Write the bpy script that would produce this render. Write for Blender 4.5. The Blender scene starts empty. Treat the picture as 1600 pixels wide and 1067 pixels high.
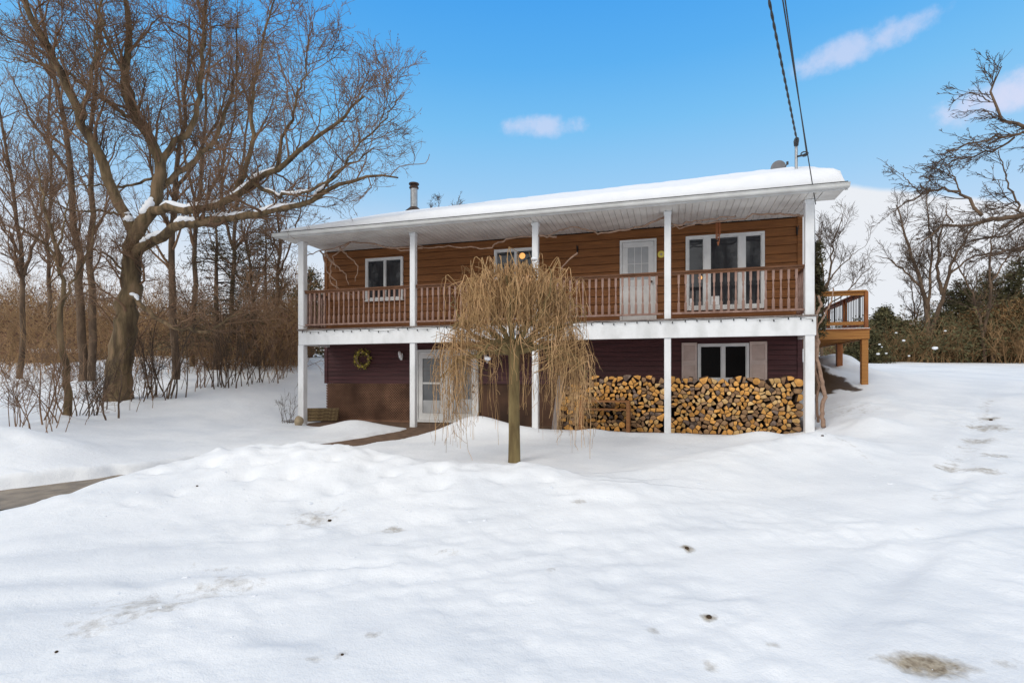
import bpy, math, random
import numpy as np
from mathutils import Vector, Matrix
random.seed(7); RNG=np.random.default_rng(11)
sc=bpy.context.scene; COL=sc.collection
F=837.0; HOR=588.0; EYE=1.27
TH=math.atan(245/837); CT,ST=math.cos(TH),math.sin(TH)
HX,HY=-.3907*14.4,14.4
def W(px,py,Y):                      # a point of the photograph at depth Y, in metres
    return np.array([(px-800)/F*Y, Y, EYE+(HOR-py)/F*Y])
def HP(u,v,z): return (HX+u*CT+v*ST, HY-u*ST+v*CT, z)   # house frame to world
# ---------------------------------------------------------------- materials
MATS={}
def mat(name,col,col2=None,scale=8,rough=.75,bump=0,bscale=40,metal=0,stretch=None,spec=.3,detail=6,lo=.35,hi=.65,rnd=0,col3=None):
    m=bpy.data.materials.new(name); m.use_nodes=True; nt=m.node_tree; N=nt.nodes; L=nt.links
    b=N['Principled BSDF']; b.inputs['Roughness'].default_value=rough; b.inputs['Metallic'].default_value=metal
    b.inputs['Specular IOR Level'].default_value=spec
    tc=N.new('ShaderNodeTexCoord'); mp=N.new('ShaderNodeMapping'); L.new(tc.outputs['Object'],mp.inputs[0])
    if stretch: mp.inputs['Scale'].default_value=stretch
    if col2 is None: col2=tuple(c*.82 for c in col)
    nz=N.new('ShaderNodeTexNoise'); nz.inputs['Scale'].default_value=scale; nz.inputs['Detail'].default_value=detail
    L.new(mp.outputs[0],nz.inputs['Vector'])
    cr=N.new('ShaderNodeValToRGB'); cr.color_ramp.elements[0].position=lo; cr.color_ramp.elements[1].position=hi
    cr.color_ramp.elements[0].color=(*col2,1); cr.color_ramp.elements[1].color=(*col,1)
    if col3 is not None:
        e=cr.color_ramp.elements.new((lo+hi)/2); e.color=(*col3,1)
    L.new(nz.outputs[0],cr.inputs[0]); out=cr.outputs[0]
    if rnd:
        oi=N.new('ShaderNodeObjectInfo'); hs=N.new('ShaderNodeHueSaturation'); mr=N.new('ShaderNodeMapRange')
        mr.inputs[3].default_value=1-rnd; mr.inputs[4].default_value=1+rnd
        L.new(oi.outputs['Random'],mr.inputs[0]); L.new(mr.outputs[0],hs.inputs['Value']); L.new(out,hs.inputs['Color']); out=hs.outputs[0]
    L.new(out,b.inputs['Base Color'])
    if bump:
        n2=N.new('ShaderNodeTexNoise'); n2.inputs['Scale'].default_value=bscale; n2.inputs['Detail'].default_value=5
        L.new(mp.outputs[0],n2.inputs['Vector']); bp=N.new('ShaderNodeBump'); bp.inputs['Strength'].default_value=bump; bp.inputs['Distance'].default_value=.02
        L.new(n2.outputs[0],bp.inputs['Height']); L.new(bp.outputs[0],b.inputs['Normal'])
    MATS[name]=m; return m
M_side=mat('cedar_siding',(.25,.098,.030),(.155,.060,.019),scale=5,rough=.6,bump=.25,bscale=14,stretch=(.35,1,7),spec=.25)
M_maroon=mat('maroon_siding',(.095,.034,.036),(.055,.021,.022),scale=4,rough=.6,bump=.2,bscale=14,stretch=(.3,1,6))
M_white=mat('white_paint',(.80,.81,.82),(.64,.65,.65),scale=3.5,rough=.5,bump=.06,bscale=30,lo=.28,hi=.55,stretch=(1,1,.5))
M_soffit=mat('vinyl_soffit',(.78,.765,.73),(.62,.60,.57),scale=2,rough=.55)
M_trim=mat('vinyl_trim',(.72,.72,.71),(.6,.6,.59),scale=3,rough=.45)
M_gut=mat('gutter_paint',(.66,.66,.64),(.55,.55,.53),scale=3,rough=.45)
M_shut=mat('shutter_paint',(.62,.50,.45),(.54,.43,.38),scale=6,rough=.6)
M_rail=mat('stained_rail',(.17,.075,.035),(.10,.043,.02),scale=9,rough=.6,stretch=(.5,1,3))
M_bal=mat('baluster_paint',(.34,.22,.18),(.22,.13,.10),scale=12,rough=.65,stretch=(1,1,.4))
M_deck=mat('deck_pine',(.50,.23,.06),(.33,.135,.035),scale=5,rough=.6,stretch=(.3,1,6),bump=.2)
M_deckd=mat('deck_stain',(.40,.15,.05),(.25,.085,.028),scale=6,rough=.6,stretch=(1,1,.4))
M_black=mat('black_metal',(.02,.02,.022),rough=.4,metal=.3)
M_glass=mat('window_glass',(.020,.023,.028),(.035,.038,.043),scale=3,rough=.03,spec=.75)
M_glassb=mat('door_glass',(.11,.115,.12),(.06,.063,.066),scale=2,rough=.06,spec=.9)
M_blindrefl=mat('blind_and_reflection',(.42,.43,.44),(.33,.34,.35),scale=3,rough=.5,spec=.6)
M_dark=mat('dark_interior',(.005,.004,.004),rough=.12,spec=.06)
M_latt=mat('lattice_wood',(.27,.145,.09),(.10,.052,.033),scale=1.7,rough=.8)
M_lattb=mat('skirting_board',(.12,.065,.042),(.045,.027,.019),scale=1.3,rough=.9)
M_paver=mat('brown_paver',(.20,.125,.08),(.12,.075,.05),scale=6,rough=.85,bump=.3)
M_asph=mat('wet_concrete',(.33,.27,.205),(.20,.165,.13),scale=5,rough=.6,bump=.3,bscale=60)
M_roof=mat('asphalt_shingle',(.07,.068,.065),rough=.9,bump=.5)
M_galv=mat('galvanised_steel',(.42,.43,.44),(.32,.33,.34),scale=14,rough=.4,metal=.7)
M_rust=mat('rusty_steel',(.10,.06,.04),(.05,.035,.03),scale=9,rough=.6,metal=.4)
M_bark=mat('maple_bark',(.23,.155,.09),(.07,.048,.03),scale=5,rough=.95,bump=1,bscale=22,stretch=(1.3,1.3,.25),col3=(.14,.10,.055))
M_bark2=mat('grey_bark',(.17,.115,.075),(.075,.05,.034),scale=6,rough=.95,bump=.7,bscale=18,stretch=(1,1,.3))
M_twig=mat('twig_bark',(.27,.165,.10),(.13,.078,.048),scale=2,rough=.9)
M_twigb=mat('brush_twig',(.42,.26,.13),(.19,.115,.055),scale=.9,rough=.9,lo=.38,hi=.62)
M_twigd=mat('dark_twig',(.14,.095,.065),(.065,.044,.032),scale=2,rough=.9)
M_wil=mat('willow_bark',(.25,.19,.085),(.12,.085,.038),scale=9,rough=.9,bump=.7,bscale=25,stretch=(1,1,.25))
M_wils=mat('willow_strand',(.68,.42,.22),(.36,.22,.10),scale=3.5,rough=.8,lo=.36,hi=.64,col3=(.50,.315,.145))
M_wild=mat('dark_strand',(.34,.20,.09),(.16,.095,.045),scale=3,rough=.9)
M_green=mat('cedar_needles',(.145,.13,.06),(.06,.06,.03),scale=2.5,rough=.9)
M_green2=mat('spruce_needles',(.16,.13,.07),(.06,.055,.03),scale=1.2,rough=.9)
M_rusty=mat('rusty_cedar',(.25,.145,.06),(.10,.08,.035),scale=.8,rough=.9,lo=.38,hi=.6)
M_dead=mat('dry_leaves',(.22,.115,.07),(.12,.065,.042),scale=2,rough=.9)
M_snowp=mat('snow_lump',(.86,.88,.91),(.82,.84,.88),scale=4,rough=.7,bump=.3,bscale=12)
M_crumb=mat('snow_crumb',(.80,.83,.87),(.74,.77,.82),scale=9,rough=.8)
M_end=mat('log_end',(.80,.42,.12),(.52,.25,.065),scale=11,rough=.85,bump=.5,bscale=60,rnd=.22)
M_end2=mat('log_end_weathered',(.44,.27,.14),(.26,.15,.08),scale=11,rough=.85,bump=.5,bscale=60,rnd=.3)
M_end3=mat('log_end_grey',(.26,.19,.15),(.13,.09,.07),scale=11,rough=.85,bump=.5,bscale=60,rnd=.3)
M_endc=mat('log_end_cream',(.74,.50,.24),(.55,.33,.12),scale=11,rough=.85,bump=.5,bscale=60,rnd=.15)
M_logb=mat('log_bark',(.17,.10,.06),(.07,.043,.028),scale=12,rough=.95,bump=.6)
M_bench=mat('bench_wood',(.28,.125,.045),(.19,.08,.03),scale=8,rough=.6,stretch=(.4,1,4))
M_plank=mat('grey_plank',(.26,.22,.20),(.18,.15,.135),scale=7,rough=.85,stretch=(3,3,.5))
M_timber=mat('landscape_timber',(.24,.17,.085),(.12,.08,.045),scale=6,rough=.9,stretch=(.5,3,3),bump=.4)
M_vine=mat('vine_bark',(.38,.25,.18),(.24,.155,.11),scale=12,rough=.9,bump=.5)
M_leafy=mat('wreath_leaf',(.45,.38,.06),(.20,.20,.04),scale=14,rough=.8)
M_yel=mat('yellow_plastic',(.75,.62,.12),(.65,.5,.08),scale=5,rough=.5)
M_copper=mat('copper_tube',(.42,.16,.07),(.3,.10,.04),scale=9,rough=.4,metal=.3)
M_stone=mat('tan_stone',(.45,.36,.24),(.3,.24,.16),scale=8,rough=.9)
M_cable=mat('cable_rubber',(.035,.038,.04),(.06,.06,.062),scale=9,rough=.6)
M_dish=mat('dish_paint',(.20,.20,.21),rough=.5)
M_soil=mat('soil_clod',(.07,.045,.025),(.035,.022,.014),scale=12,rough=1,bump=.6)
M_lamp=bpy.data.materials.new('lamp_glow'); M_lamp.use_nodes=True
_b=M_lamp.node_tree.nodes['Principled BSDF']; _b.inputs['Base Color'].default_value=(.8,.5,.2,1); _b.inputs['Emission Color'].default_value=(1,.42,.10,1); _b.inputs['Emission Strength'].default_value=.9
# ---------------------------------------------------------------- mesh helpers
class MB:
    def __init__(s): s.v=[]; s.f=[]; s.m=[]
    def add(s,vs,fs,mi=0):
        o=len(s.v); s.v+= [tuple(map(float,p)) for p in vs]; s.f+=[tuple(o+i for i in f) for f in fs]; s.m+=[mi]*len(fs); return s
    def box(s,x0,x1,y0,y1,z0,z1,mi=0,b=0.0):
        if b<=0:
            return s.add([(x0,y0,z0),(x1,y0,z0),(x1,y1,z0),(x0,y1,z0),(x0,y0,z1),(x1,y0,z1),(x1,y1,z1),(x0,y1,z1)],
                         [(0,3,2,1),(4,5,6,7),(0,1,5,4),(1,2,6,5),(2,3,7,6),(3,0,4,7)],mi)
        bm=[]
        xs=(x0,x1);ys=(y0,y1);zs=(z0,z1);V=[];idx={}
        for i in(0,1):
            for j in(0,1):
                for k in(0,1):
                    sx,sy,sz=(1,-1)[i],(1,-1)[j],(1,-1)[k]
                    for a in range(3):
                        p=[xs[i],ys[j],zs[k]]
                        for q,sg in enumerate((sx,sy,sz)):
                            if q!=a: p[q]+=sg*b
                        idx[i,j,k,a]=len(V); V.append(tuple(p))
        Fc=[]
        for a in range(3):   # faces perpendicular to a
            o=[q for q in range(3) if q!=a]
            for s0 in(0,1):
                c=[]
                for (p,q) in((0,0),(1,0),(1,1),(0,1)):
                    ijk=[0,0,0]; ijk[a]=s0; ijk[o[0]]=p; ijk[o[1]]=q
                    c.append((tuple(ijk)))
                # vertex inset on both other axes lies on face a -> label a means not moved along a
                Fc.append([idx[(*t,a)] for t in c])
        for a in range(3):   # edges along a
            o=[q for q in range(3) if q!=a]
            for p in(0,1):
                for q in(0,1):
                    e=[]
                    for t in(0,1):
                        ijk=[0,0,0]; ijk[a]=t; ijk[o[0]]=p; ijk[o[1]]=q; e.append(tuple(ijk))
                    Fc.append([idx[(*e[0],o[0])],idx[(*e[1],o[0])],idx[(*e[1],o[1])],idx[(*e[0],o[1])]])
        for i in(0,1):
            for j in(0,1):
                for k in(0,1): Fc.append([idx[i,j,k,0],idx[i,j,k,1],idx[i,j,k,2]])
        return s.add(V,Fc,mi)
    def tube(s,pts,rad,n=8,mi=0,cap=True):
        P=np.array(pts,float)[None]; K=P.shape[1]
        R=np.full((1,K),rad,float) if np.isscalar(rad) else np.array(rad,float)[None]
        v,f=tubes(P,R,n); f=[tuple(x) for x in f]
        if cap: f+= [tuple(range(n))[::-1], tuple(range((K-1)*n,K*n))]
        return s.add(v,f,mi)
    def build(s,name,mats,parent=None,smooth=False,loc=None,rz=None):
        me=bpy.data.meshes.new(name); me.from_pydata(s.v,[],s.f)
        for m in (mats if isinstance(mats,(list,tuple)) else [mats]): me.materials.append(m)
        if any(s.m): me.polygons.foreach_set('material_index',s.m)
        import bmesh
        bm=bmesh.new(); bm.from_mesh(me); bmesh.ops.recalc_face_normals(bm,faces=bm.faces); bm.to_mesh(me); bm.free()
        if smooth: me.polygons.foreach_set('use_smooth',[True]*len(me.polygons))
        o=bpy.data.objects.new(name,me); COL.objects.link(o)
        if parent is not None: o.parent=parent
        if loc is not None: o.location=loc
        if rz is not None: o.rotation_euler[2]=rz
        return o
def norm(a): return a/np.maximum(np.linalg.norm(a,axis=-1,keepdims=True),1e-9)
def tubes(P,R,S):
    N,K,_=P.shape; T=np.empty_like(P); T[:,1:-1]=P[:,2:]-P[:,:-2]; T[:,0]=P[:,1]-P[:,0]; T[:,-1]=P[:,-1]-P[:,-2]; T=norm(T)
    md=np.abs(T.mean(1)); ref=np.zeros((N,3)); ref[np.arange(N),md.argmin(1)]=1
    n1=norm(np.cross(T,ref[:,None,:])); n2=np.cross(T,n1)
    a=np.arange(S)*2*np.pi/S
    V=P[:,:,None,:]+R[:,:,None,None]*(np.cos(a)[None,None,:,None]*n1[:,:,None,:]+np.sin(a)[None,None,:,None]*n2[:,:,None,:])
    base=(np.arange(N)*K*S)[:,None,None]; i=np.arange(K-1)[None,:,None]*S; j=np.arange(S)[None,None,:]; j2=(np.arange(S)+1)%S; j2=j2[None,None,:]
    Fq=np.stack([base+i+j,base+i+j2,base+i+S+j2,base+i+S+j],-1).reshape(-1,4)
    return V.reshape(-1,3),Fq
def npmesh(name,chunks,mats,parent=None,origin=(0,0,0),smooth=True):
    """chunks: list of (verts, quads, material index) in world space"""
    vs=[];fs=[];mi=[];o=0
    for v,f,m in chunks:
        if len(v)==0: continue
        vs.append(v); fs.append(f+o); mi.append(np.full(len(f),m)); o+=len(v)
    V=np.concatenate(vs)-np.array(origin); Fq=np.concatenate(fs); mi=np.concatenate(mi)
    me=bpy.data.meshes.new(name); me.vertices.add(len(V)); me.vertices.foreach_set('co',V.astype(np.float32).ravel())
    me.loops.add(Fq.size); me.loops.foreach_set('vertex_index',Fq.astype(np.int32).ravel())
    me.polygons.add(len(Fq)); me.polygons.foreach_set('loop_start',np.arange(0,Fq.size,4,dtype=np.int32))
    for m in mats: me.materials.append(m)
    me.polygons.foreach_set('material_index',mi.astype(np.int32))
    me.update(calc_edges=True); me.polygons.foreach_set('use_smooth',np.full(len(Fq),smooth))
    ob=bpy.data.objects.new(name,me); COL.objects.link(ob)
    if parent is not None: ob.parent=parent
    else: ob.location=origin
    return ob
def tag(o,label=None,cat=None,group=None,kind=None):
    if label: o['label']=label
    if cat: o['category']=cat
    if group: o['group']=group
    if kind: o['kind']=kind
    return o
def empty(name,label=None,cat=None,loc=(0,0,0),rz=0,group=None):
    o=bpy.data.objects.new(name,None); COL.objects.link(o); o.location=loc; o.rotation_euler[2]=rz; o.empty_display_size=.2
    return tag(o,label,cat,group)
# ---------------------------------------------------------------- terrain
def vnoise(x,y,seed=0):
    xi=np.floor(x).astype(np.int64); yi=np.floor(y).astype(np.int64); fx=x-xi; fy=y-yi
    fx=fx*fx*fx*(fx*(fx*6-15)+10); fy=fy*fy*fy*(fy*(fy*6-15)+10)
    def h(a,b):
        n=(a*374761393+b*668265263+seed*982451653)&0xffffffff; n=((n^(n>>13))*1274126177)&0xffffffff
        return ((n^(n>>16))&0xffff)/65535.0
    return (h(xi,yi)*(1-fx)+h(xi+1,yi)*fx)*(1-fy)+(h(xi,yi+1)*(1-fx)+h(xi+1,yi+1)*fx)*fy-.5
def fbm(x,y,s,o=4,seed=0):
    r=0;a=1
    for k in range(o): r=r+a*vnoise(x/s+17.3*k,y/s-9.1*k,seed+k); a*=.5; s*=.5
    return r
CP=[(-3,1,-.35),(0,1,-.35),(3,1,-.35),(6,2,-.38),(-6,2,-.3),(-12,3,-.2),(12,3,-.3),
 (-6,5,-.27),(-2,5,-.32),(2,5,-.30),(6,5,-.27),(10,5,-.25),(-1,7,-.17),(2.5,7,-.17),(-4,7,-.12),
 (0,8.2,-.05),(-2,10,-.02),(2,9.5,-.03),(5,9.2,.0),(-2,12.2,.0),(1,11.8,.03),(4,11,.08),(6.1,10.6,.12),(-5.6,14,.0),(-4,13,.02),
 (-5.3,15.6,.0),(-1,14.5,0),(3,13.3,0),(6.4,12.2,.1),(-3,17,.2),(2,16,.2),
 (7.0,11.6,.40),(7.6,12.6,.66),(9.0,13.9,1.05),(8.0,14.2,.85),(9.9,16,1.45),(7.5,9.0,.12),(6.6,8.2,.03),(8,7,-.08),
 (9.0,10.8,.45),(11,12.9,.78),(13,16,1.2),(12,10,.35),(15,12,.7),(18,22,1.65),(14,22,1.65),(22,30,2.1),(15,30,2.15),(28,30,2.1),(10,22,1.9),(12,45,2.2),(30,45,2.3),(45,60,2.5),(16,8,0.05),
 tuple(W(460,580,20)),tuple(W(400,593,18)),tuple(W(330,608,16)),tuple(W(230,632,14.3)),tuple(W(100,657,11.3)),tuple(W(20,680,9)),tuple(W(300,655,13)),tuple(W(400,638,15)),tuple(W(200,682,10.3)),tuple(W(445,655,14.6)),
 tuple(W(0,566,28)),tuple(W(100,566,28)),tuple(W(200,557,28)),tuple(W(300,555,30)),tuple(W(420,558,30)),tuple(W(60,612,17)),tuple(W(-200,600,18)),(-30,20,1.0),(-40,45,3.0),(-20,45,3.2),(0,45,3.2),(0,28,2.4),(-18,12,.2),(-9,8,.05),(-25,4,0)]
CP=np.array(CP)
def _U(r2): return .5*r2*np.log(np.maximum(r2,1e-12))
def _tps():
    n=len(CP); A=np.zeros((n+3,n+3)); d2=((CP[:,None,:2]-CP[None,:,:2])**2).sum(-1); A[:n,:n]=_U(d2)+np.eye(n)*.6
    A[:n,n]=1; A[:n,n+1:]=CP[:,:2]; A[n,:n]=1; A[n+1:,:n]=CP[:,:2].T
    return np.linalg.solve(A,np.concatenate([CP[:,2],np.zeros(3)]))
TW=_tps()
PATH=np.array([(-9.2,2.4),(-8.2,3.7),(-6.95,5.2),(-5.98,6.4),(-5.43,7.1),(-4.75,8.2),(-3.85,9.75),(-2.75,11.3),(-2.05,12.5),(-1.75,13.6)])
def pathz(y): return np.interp(y,[4,6.5,8,10,13],[-.22,-.17,-.15,-.09,0])
def seg_dist(x,y,pl):
    best=np.full(np.shape(x),1e9)
    for a,b in zip(pl[:-1],pl[1:]):
        d=b-a; t=np.clip(((x-a[0])*d[0]+(y-a[1])*d[1])/(d@d),0,1); best=np.minimum(best,np.hypot(x-a[0]-t*d[0],y-a[1]-t*d[1]))
    return best
def ridge(x,y,pts,wf,wb):
    """crest polyline of (X,Y,height); soft slope wf towards the camera, wb behind"""
    r=np.zeros(np.shape(x))
    for (ax,ay,ah),(bx,by,bh) in zip(pts[:-1],pts[1:]):
        dx,dy=bx-ax,by-ay; t=np.clip(((x-ax)*dx+(y-ay)*dy)/(dx*dx+dy*dy),0,1); cx,cy=ax+t*dx,ay+t*dy
        d=np.hypot(x-cx,y-cy); w=np.where(y<cy,wf,wb); r=np.maximum(r,(ah+t*(bh-ah))*np.exp(-(d/w)**2))
    return r
def blob(x,y,cx,cy,h,sx,sy): return h*np.exp(-((x-cx)/sx)**2-((y-cy)/sy)**2)
def base_z(x,y):
    x=np.asarray(x,float); y=np.asarray(y,float)
    d2=(x[...,None]-CP[:,0])**2+(y[...,None]-CP[:,1])**2
    return _U(d2)@TW[:len(CP)]+TW[len(CP)]+TW[len(CP)+1]*x+TW[len(CP)+2]*y
def hfull(x,y):
    x=np.asarray(x,float); y=np.asarray(y,float)
    yc=np.minimum(y,48); xc=np.clip(x,-38,44)
    z=base_z(xc,yc)
    pd=seg_dist(x,y,PATH)
    amp=np.clip((y-2)/8,0.25,1)
    nr=fbm(x,y,.9,4,3)
    z=z+ridge(x,y,[(-5.0,6.55,.0),(-4.5,7.1,.26),(-3.6,7.55,.42),(-2.2,7.5,.40),(-1.2,7.1,.26),(.1,6.95,.30),(.75,6.6,.20),(1.4,6.15,.04)],1.15,.6)*(1+.30*nr+.22*fbm(x,y,.30,4,61))
    z=z+ridge(x,y,[(1.4,6.4,.02),(2.1,7.4,.14),(3.4,8.4,.20),(4.4,8.9,.24),(5.2,9.15,.30),(5.7,9.2,.12)],.9,.55)*(1+.2*nr+.2*fbm(x,y,.33,3,61))
    z=z+blob(x,y,-7.6,7.9,.42,1.15,.95)*(1+.3*nr)+blob(x,y,-9.6,7.0,.35,1.3,.9)
    z=z+blob(x,y,-.80,11.7,.40,.75,.5)+blob(x,y,-3.75,12.75,.20,.75,.65)+blob(x,y,.3,11.5,.14,.6,.4)+blob(x,y,1.7,11.4,.12,.5,.35)
    z=z+blob(x,y,4.9,10.5,.15,.55,.35)+blob(x,y,3.2,10.9,.08,.6,.3)+blob(x,y,2.5,11.1,.06,.35,.25)
    z=z+blob(x,y,7.0,10.5,.16,.55,.5)*(1+.9*nr)+blob(x,y,8.3,12.2,.10,.6,.6)*(1+1.5*nr)+blob(x,y,10.2,17,.42,.75,1.3)*(1+.6*nr)+blob(x,y,8.9,15.6,.35,.45,.7)
    z=z+blob(x,y,12.4,12.0,.22,.9,.9)+blob(x,y,14.5,14,.2,1.2,1.2)
    z=z+blob(x,y,25,30.5,.25,1.2,1)+blob(x,y,16,28,.15,2,1.5)
    for (bx_,by_,br_) in BASES: z=z+blob(x,y,bx_,by_-.1,.10+.1*br_,br_*1.6,br_*1.3)
    # the ploughed drive: ruts and trodden lumps
    dr=np.clip((7.2-y)/1.8,0,1)+np.clip((x-4.8)/1.5,0,1)*np.clip((14-y)/3,0,1); dr=np.clip(dr,0,1)
    z=z+dr*(.007*fbm(x*.55+y*.15,y*1.3,.9,3,21)+.017*fbm(x,y,.30,4,25)*np.clip(fbm(x*.7,y,1.6,3,18)*4+.15,0,1)+.017*fbm(x,y,.12,4,5)*np.clip(fbm(x,y,1.1,3,8)*5+.5,.08,1.6))
    for (ax,ay,bx,by) in ((-5,4.6,7,7.4),(-5,3.5,8,6.0),(2.2,2.0,12,8.6),(.2,2.2,9.5,9.2),(3.2,4.5,10.4,11.7),(4.75,4.3,11.95,11.5),(-6,3.9,3,5.2)):
        L=math.hypot(bx-ax,by-ay); d=((x-ax)*(by-ay)-(y-ay)*(bx-ax))/L+.12*fbm(x,y,1.7,2,31); z=z-(.018 if ax<3 else .024)*np.exp(-(d/(.11 if ax<3 else .15))**4)*dr*(.7+.8*np.clip(fbm(x,y,.3,3,71)+.3,0,1))+.008*np.exp(-((np.abs(d)-.26)/.09)**2)*dr
    z=z-blob(x,y,2.28,2.94,.030,.20,.11)*(1+1.5*fbm(x,y,.08,3,99))
    # footprints, hollows
    for (cx,cy,s,dd) in FOOT: z=z-blob(x,y,cx,cy,dd,s,s*.8)+blob(x,y,cx,cy-s*.9,dd*.45,s*.9,s*.4)
    z=z+.035*fbm(x,y,1.6,3,9)*amp+.008*fbm(x,y,.25,3,13)
    far=np.clip((y-16)/20,0,1); z=z+far*.25*fbm(x,y,5,3,41)
    z=z+np.clip((y-48)/100,0,1)*2.0
    # the shovelled walk
    pz=pathz(y)
    k=np.clip((pd-np.where(y<7.8,.56,.46)-.10*fbm(x,y,.5,3,77))/.16,0,1); k=k*k*(3-2*k)
    z=(pz-.05)*(1-k)+z*k
    # bare patio strip and the floor under the house
    dx,dy=x-HX,y-HY; u=dx*CT-dy*ST; v=dx*ST+dy*CT
    pat=np.clip((v-np.interp(u,[-.3,.4,1.0,2.3,2.9,3.35,4.6,5.2,6.5,9.4,12.3],[1.0,.45,.25,.0,-.35,-.45,-.15,.10,.12,.05,.12])-.08*fbm(x,y,.4,3,5))/.10,0,1)*np.clip((u+.35)/.12,0,1)*np.clip((12.38-u)/.08,0,1)*(v<8.6)
    z=z*(1-pat)+np.minimum(z,-.06)*pat
    return z
FOOT=[(-4.55,6.75,.10,.08),(-3.15,6.95,.07,.05),(-2.75,6.6,.09,.06),(-3.9,6.2,.08,.05),(-1.55,6.75,.10,.07),(-.95,6.8,.13,.06),(-.2,6.5,.10,.05),(-4.2,5.9,.09,.04),(-2.35,7.0,.08,.05),(.45,6.5,.08,.04),(-2.15,6.0,.25,.07),(-2.6,6.2,.14,.05),(-2.1,6.35,.12,.05),(-3.3,6.6,.13,.06),(-.9,6.4,.16,.07),(-.55,5.9,.12,.04),(-1.9,5.6,.22,.06),(-3.9,6.9,.12,.06),(-1.2,5.1,.14,.04),(.6,6.2,.13,.04),(-1.6,4.6,.2,.04),(1.5,4.0,.2,.05),(.8,4.2,.14,.03),(-1.4,3.4,.22,.05),(-.2,3.5,.12,.03),(2.6,3.6,.16,.03),(5.4,6.8,.15,.04),(6.3,7.6,.16,.04),(-2.9,4.2,.18,.04)]
BASES=[((184-800)/F*14.2,14.2,.55),((104-800)/F*11.3,11.3,.22),((136-800)/F*18,18,.4),((272-800)/F*17,17,.3),((300-800)/F*21,21,.3),((338-800)/F*19,19,.3),((433-800)/F*23,23,.3),((398-800)/F*20,20,.25),((30-800)/F*19,19,.3)]
def GZ(x,y): return float(hfull(np.array([x]),np.array([y]))[0])
def axis(pts):
    out=[pts[0][0]]
    for (a,s0),(b,s1) in zip(pts[:-1],pts[1:]):
        x=a
        while x<b-1e-6:
            t=(x-a)/(b-a); x+=s0+(s1-s0)*t; out.append(min(x,b))
    return np.array(sorted(set(np.round(out,5))))
xs=axis([(-400,60),(-60,4),(-20,.5),(-9.5,.07),(-6,.05),(8,.05),(13,.09),(20,.4),(60,4),(400,60)]); ys=axis([(-60,12),(-2,1),(1.6,.035),(6,.045),(15,.06),(20,.25),(50,2),(120,10),(600,80)])
XX,YY=np.meshgrid(xs,ys); ZZ=hfull(XX,YY)
nx,ny=len(xs),len(ys); I=np.arange(nx*ny).reshape(ny,nx)
Fq=np.stack([I[:-1,:-1],I[:-1,1:],I[1:,1:],I[1:,:-1]],-1).reshape(-1,4)
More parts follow.
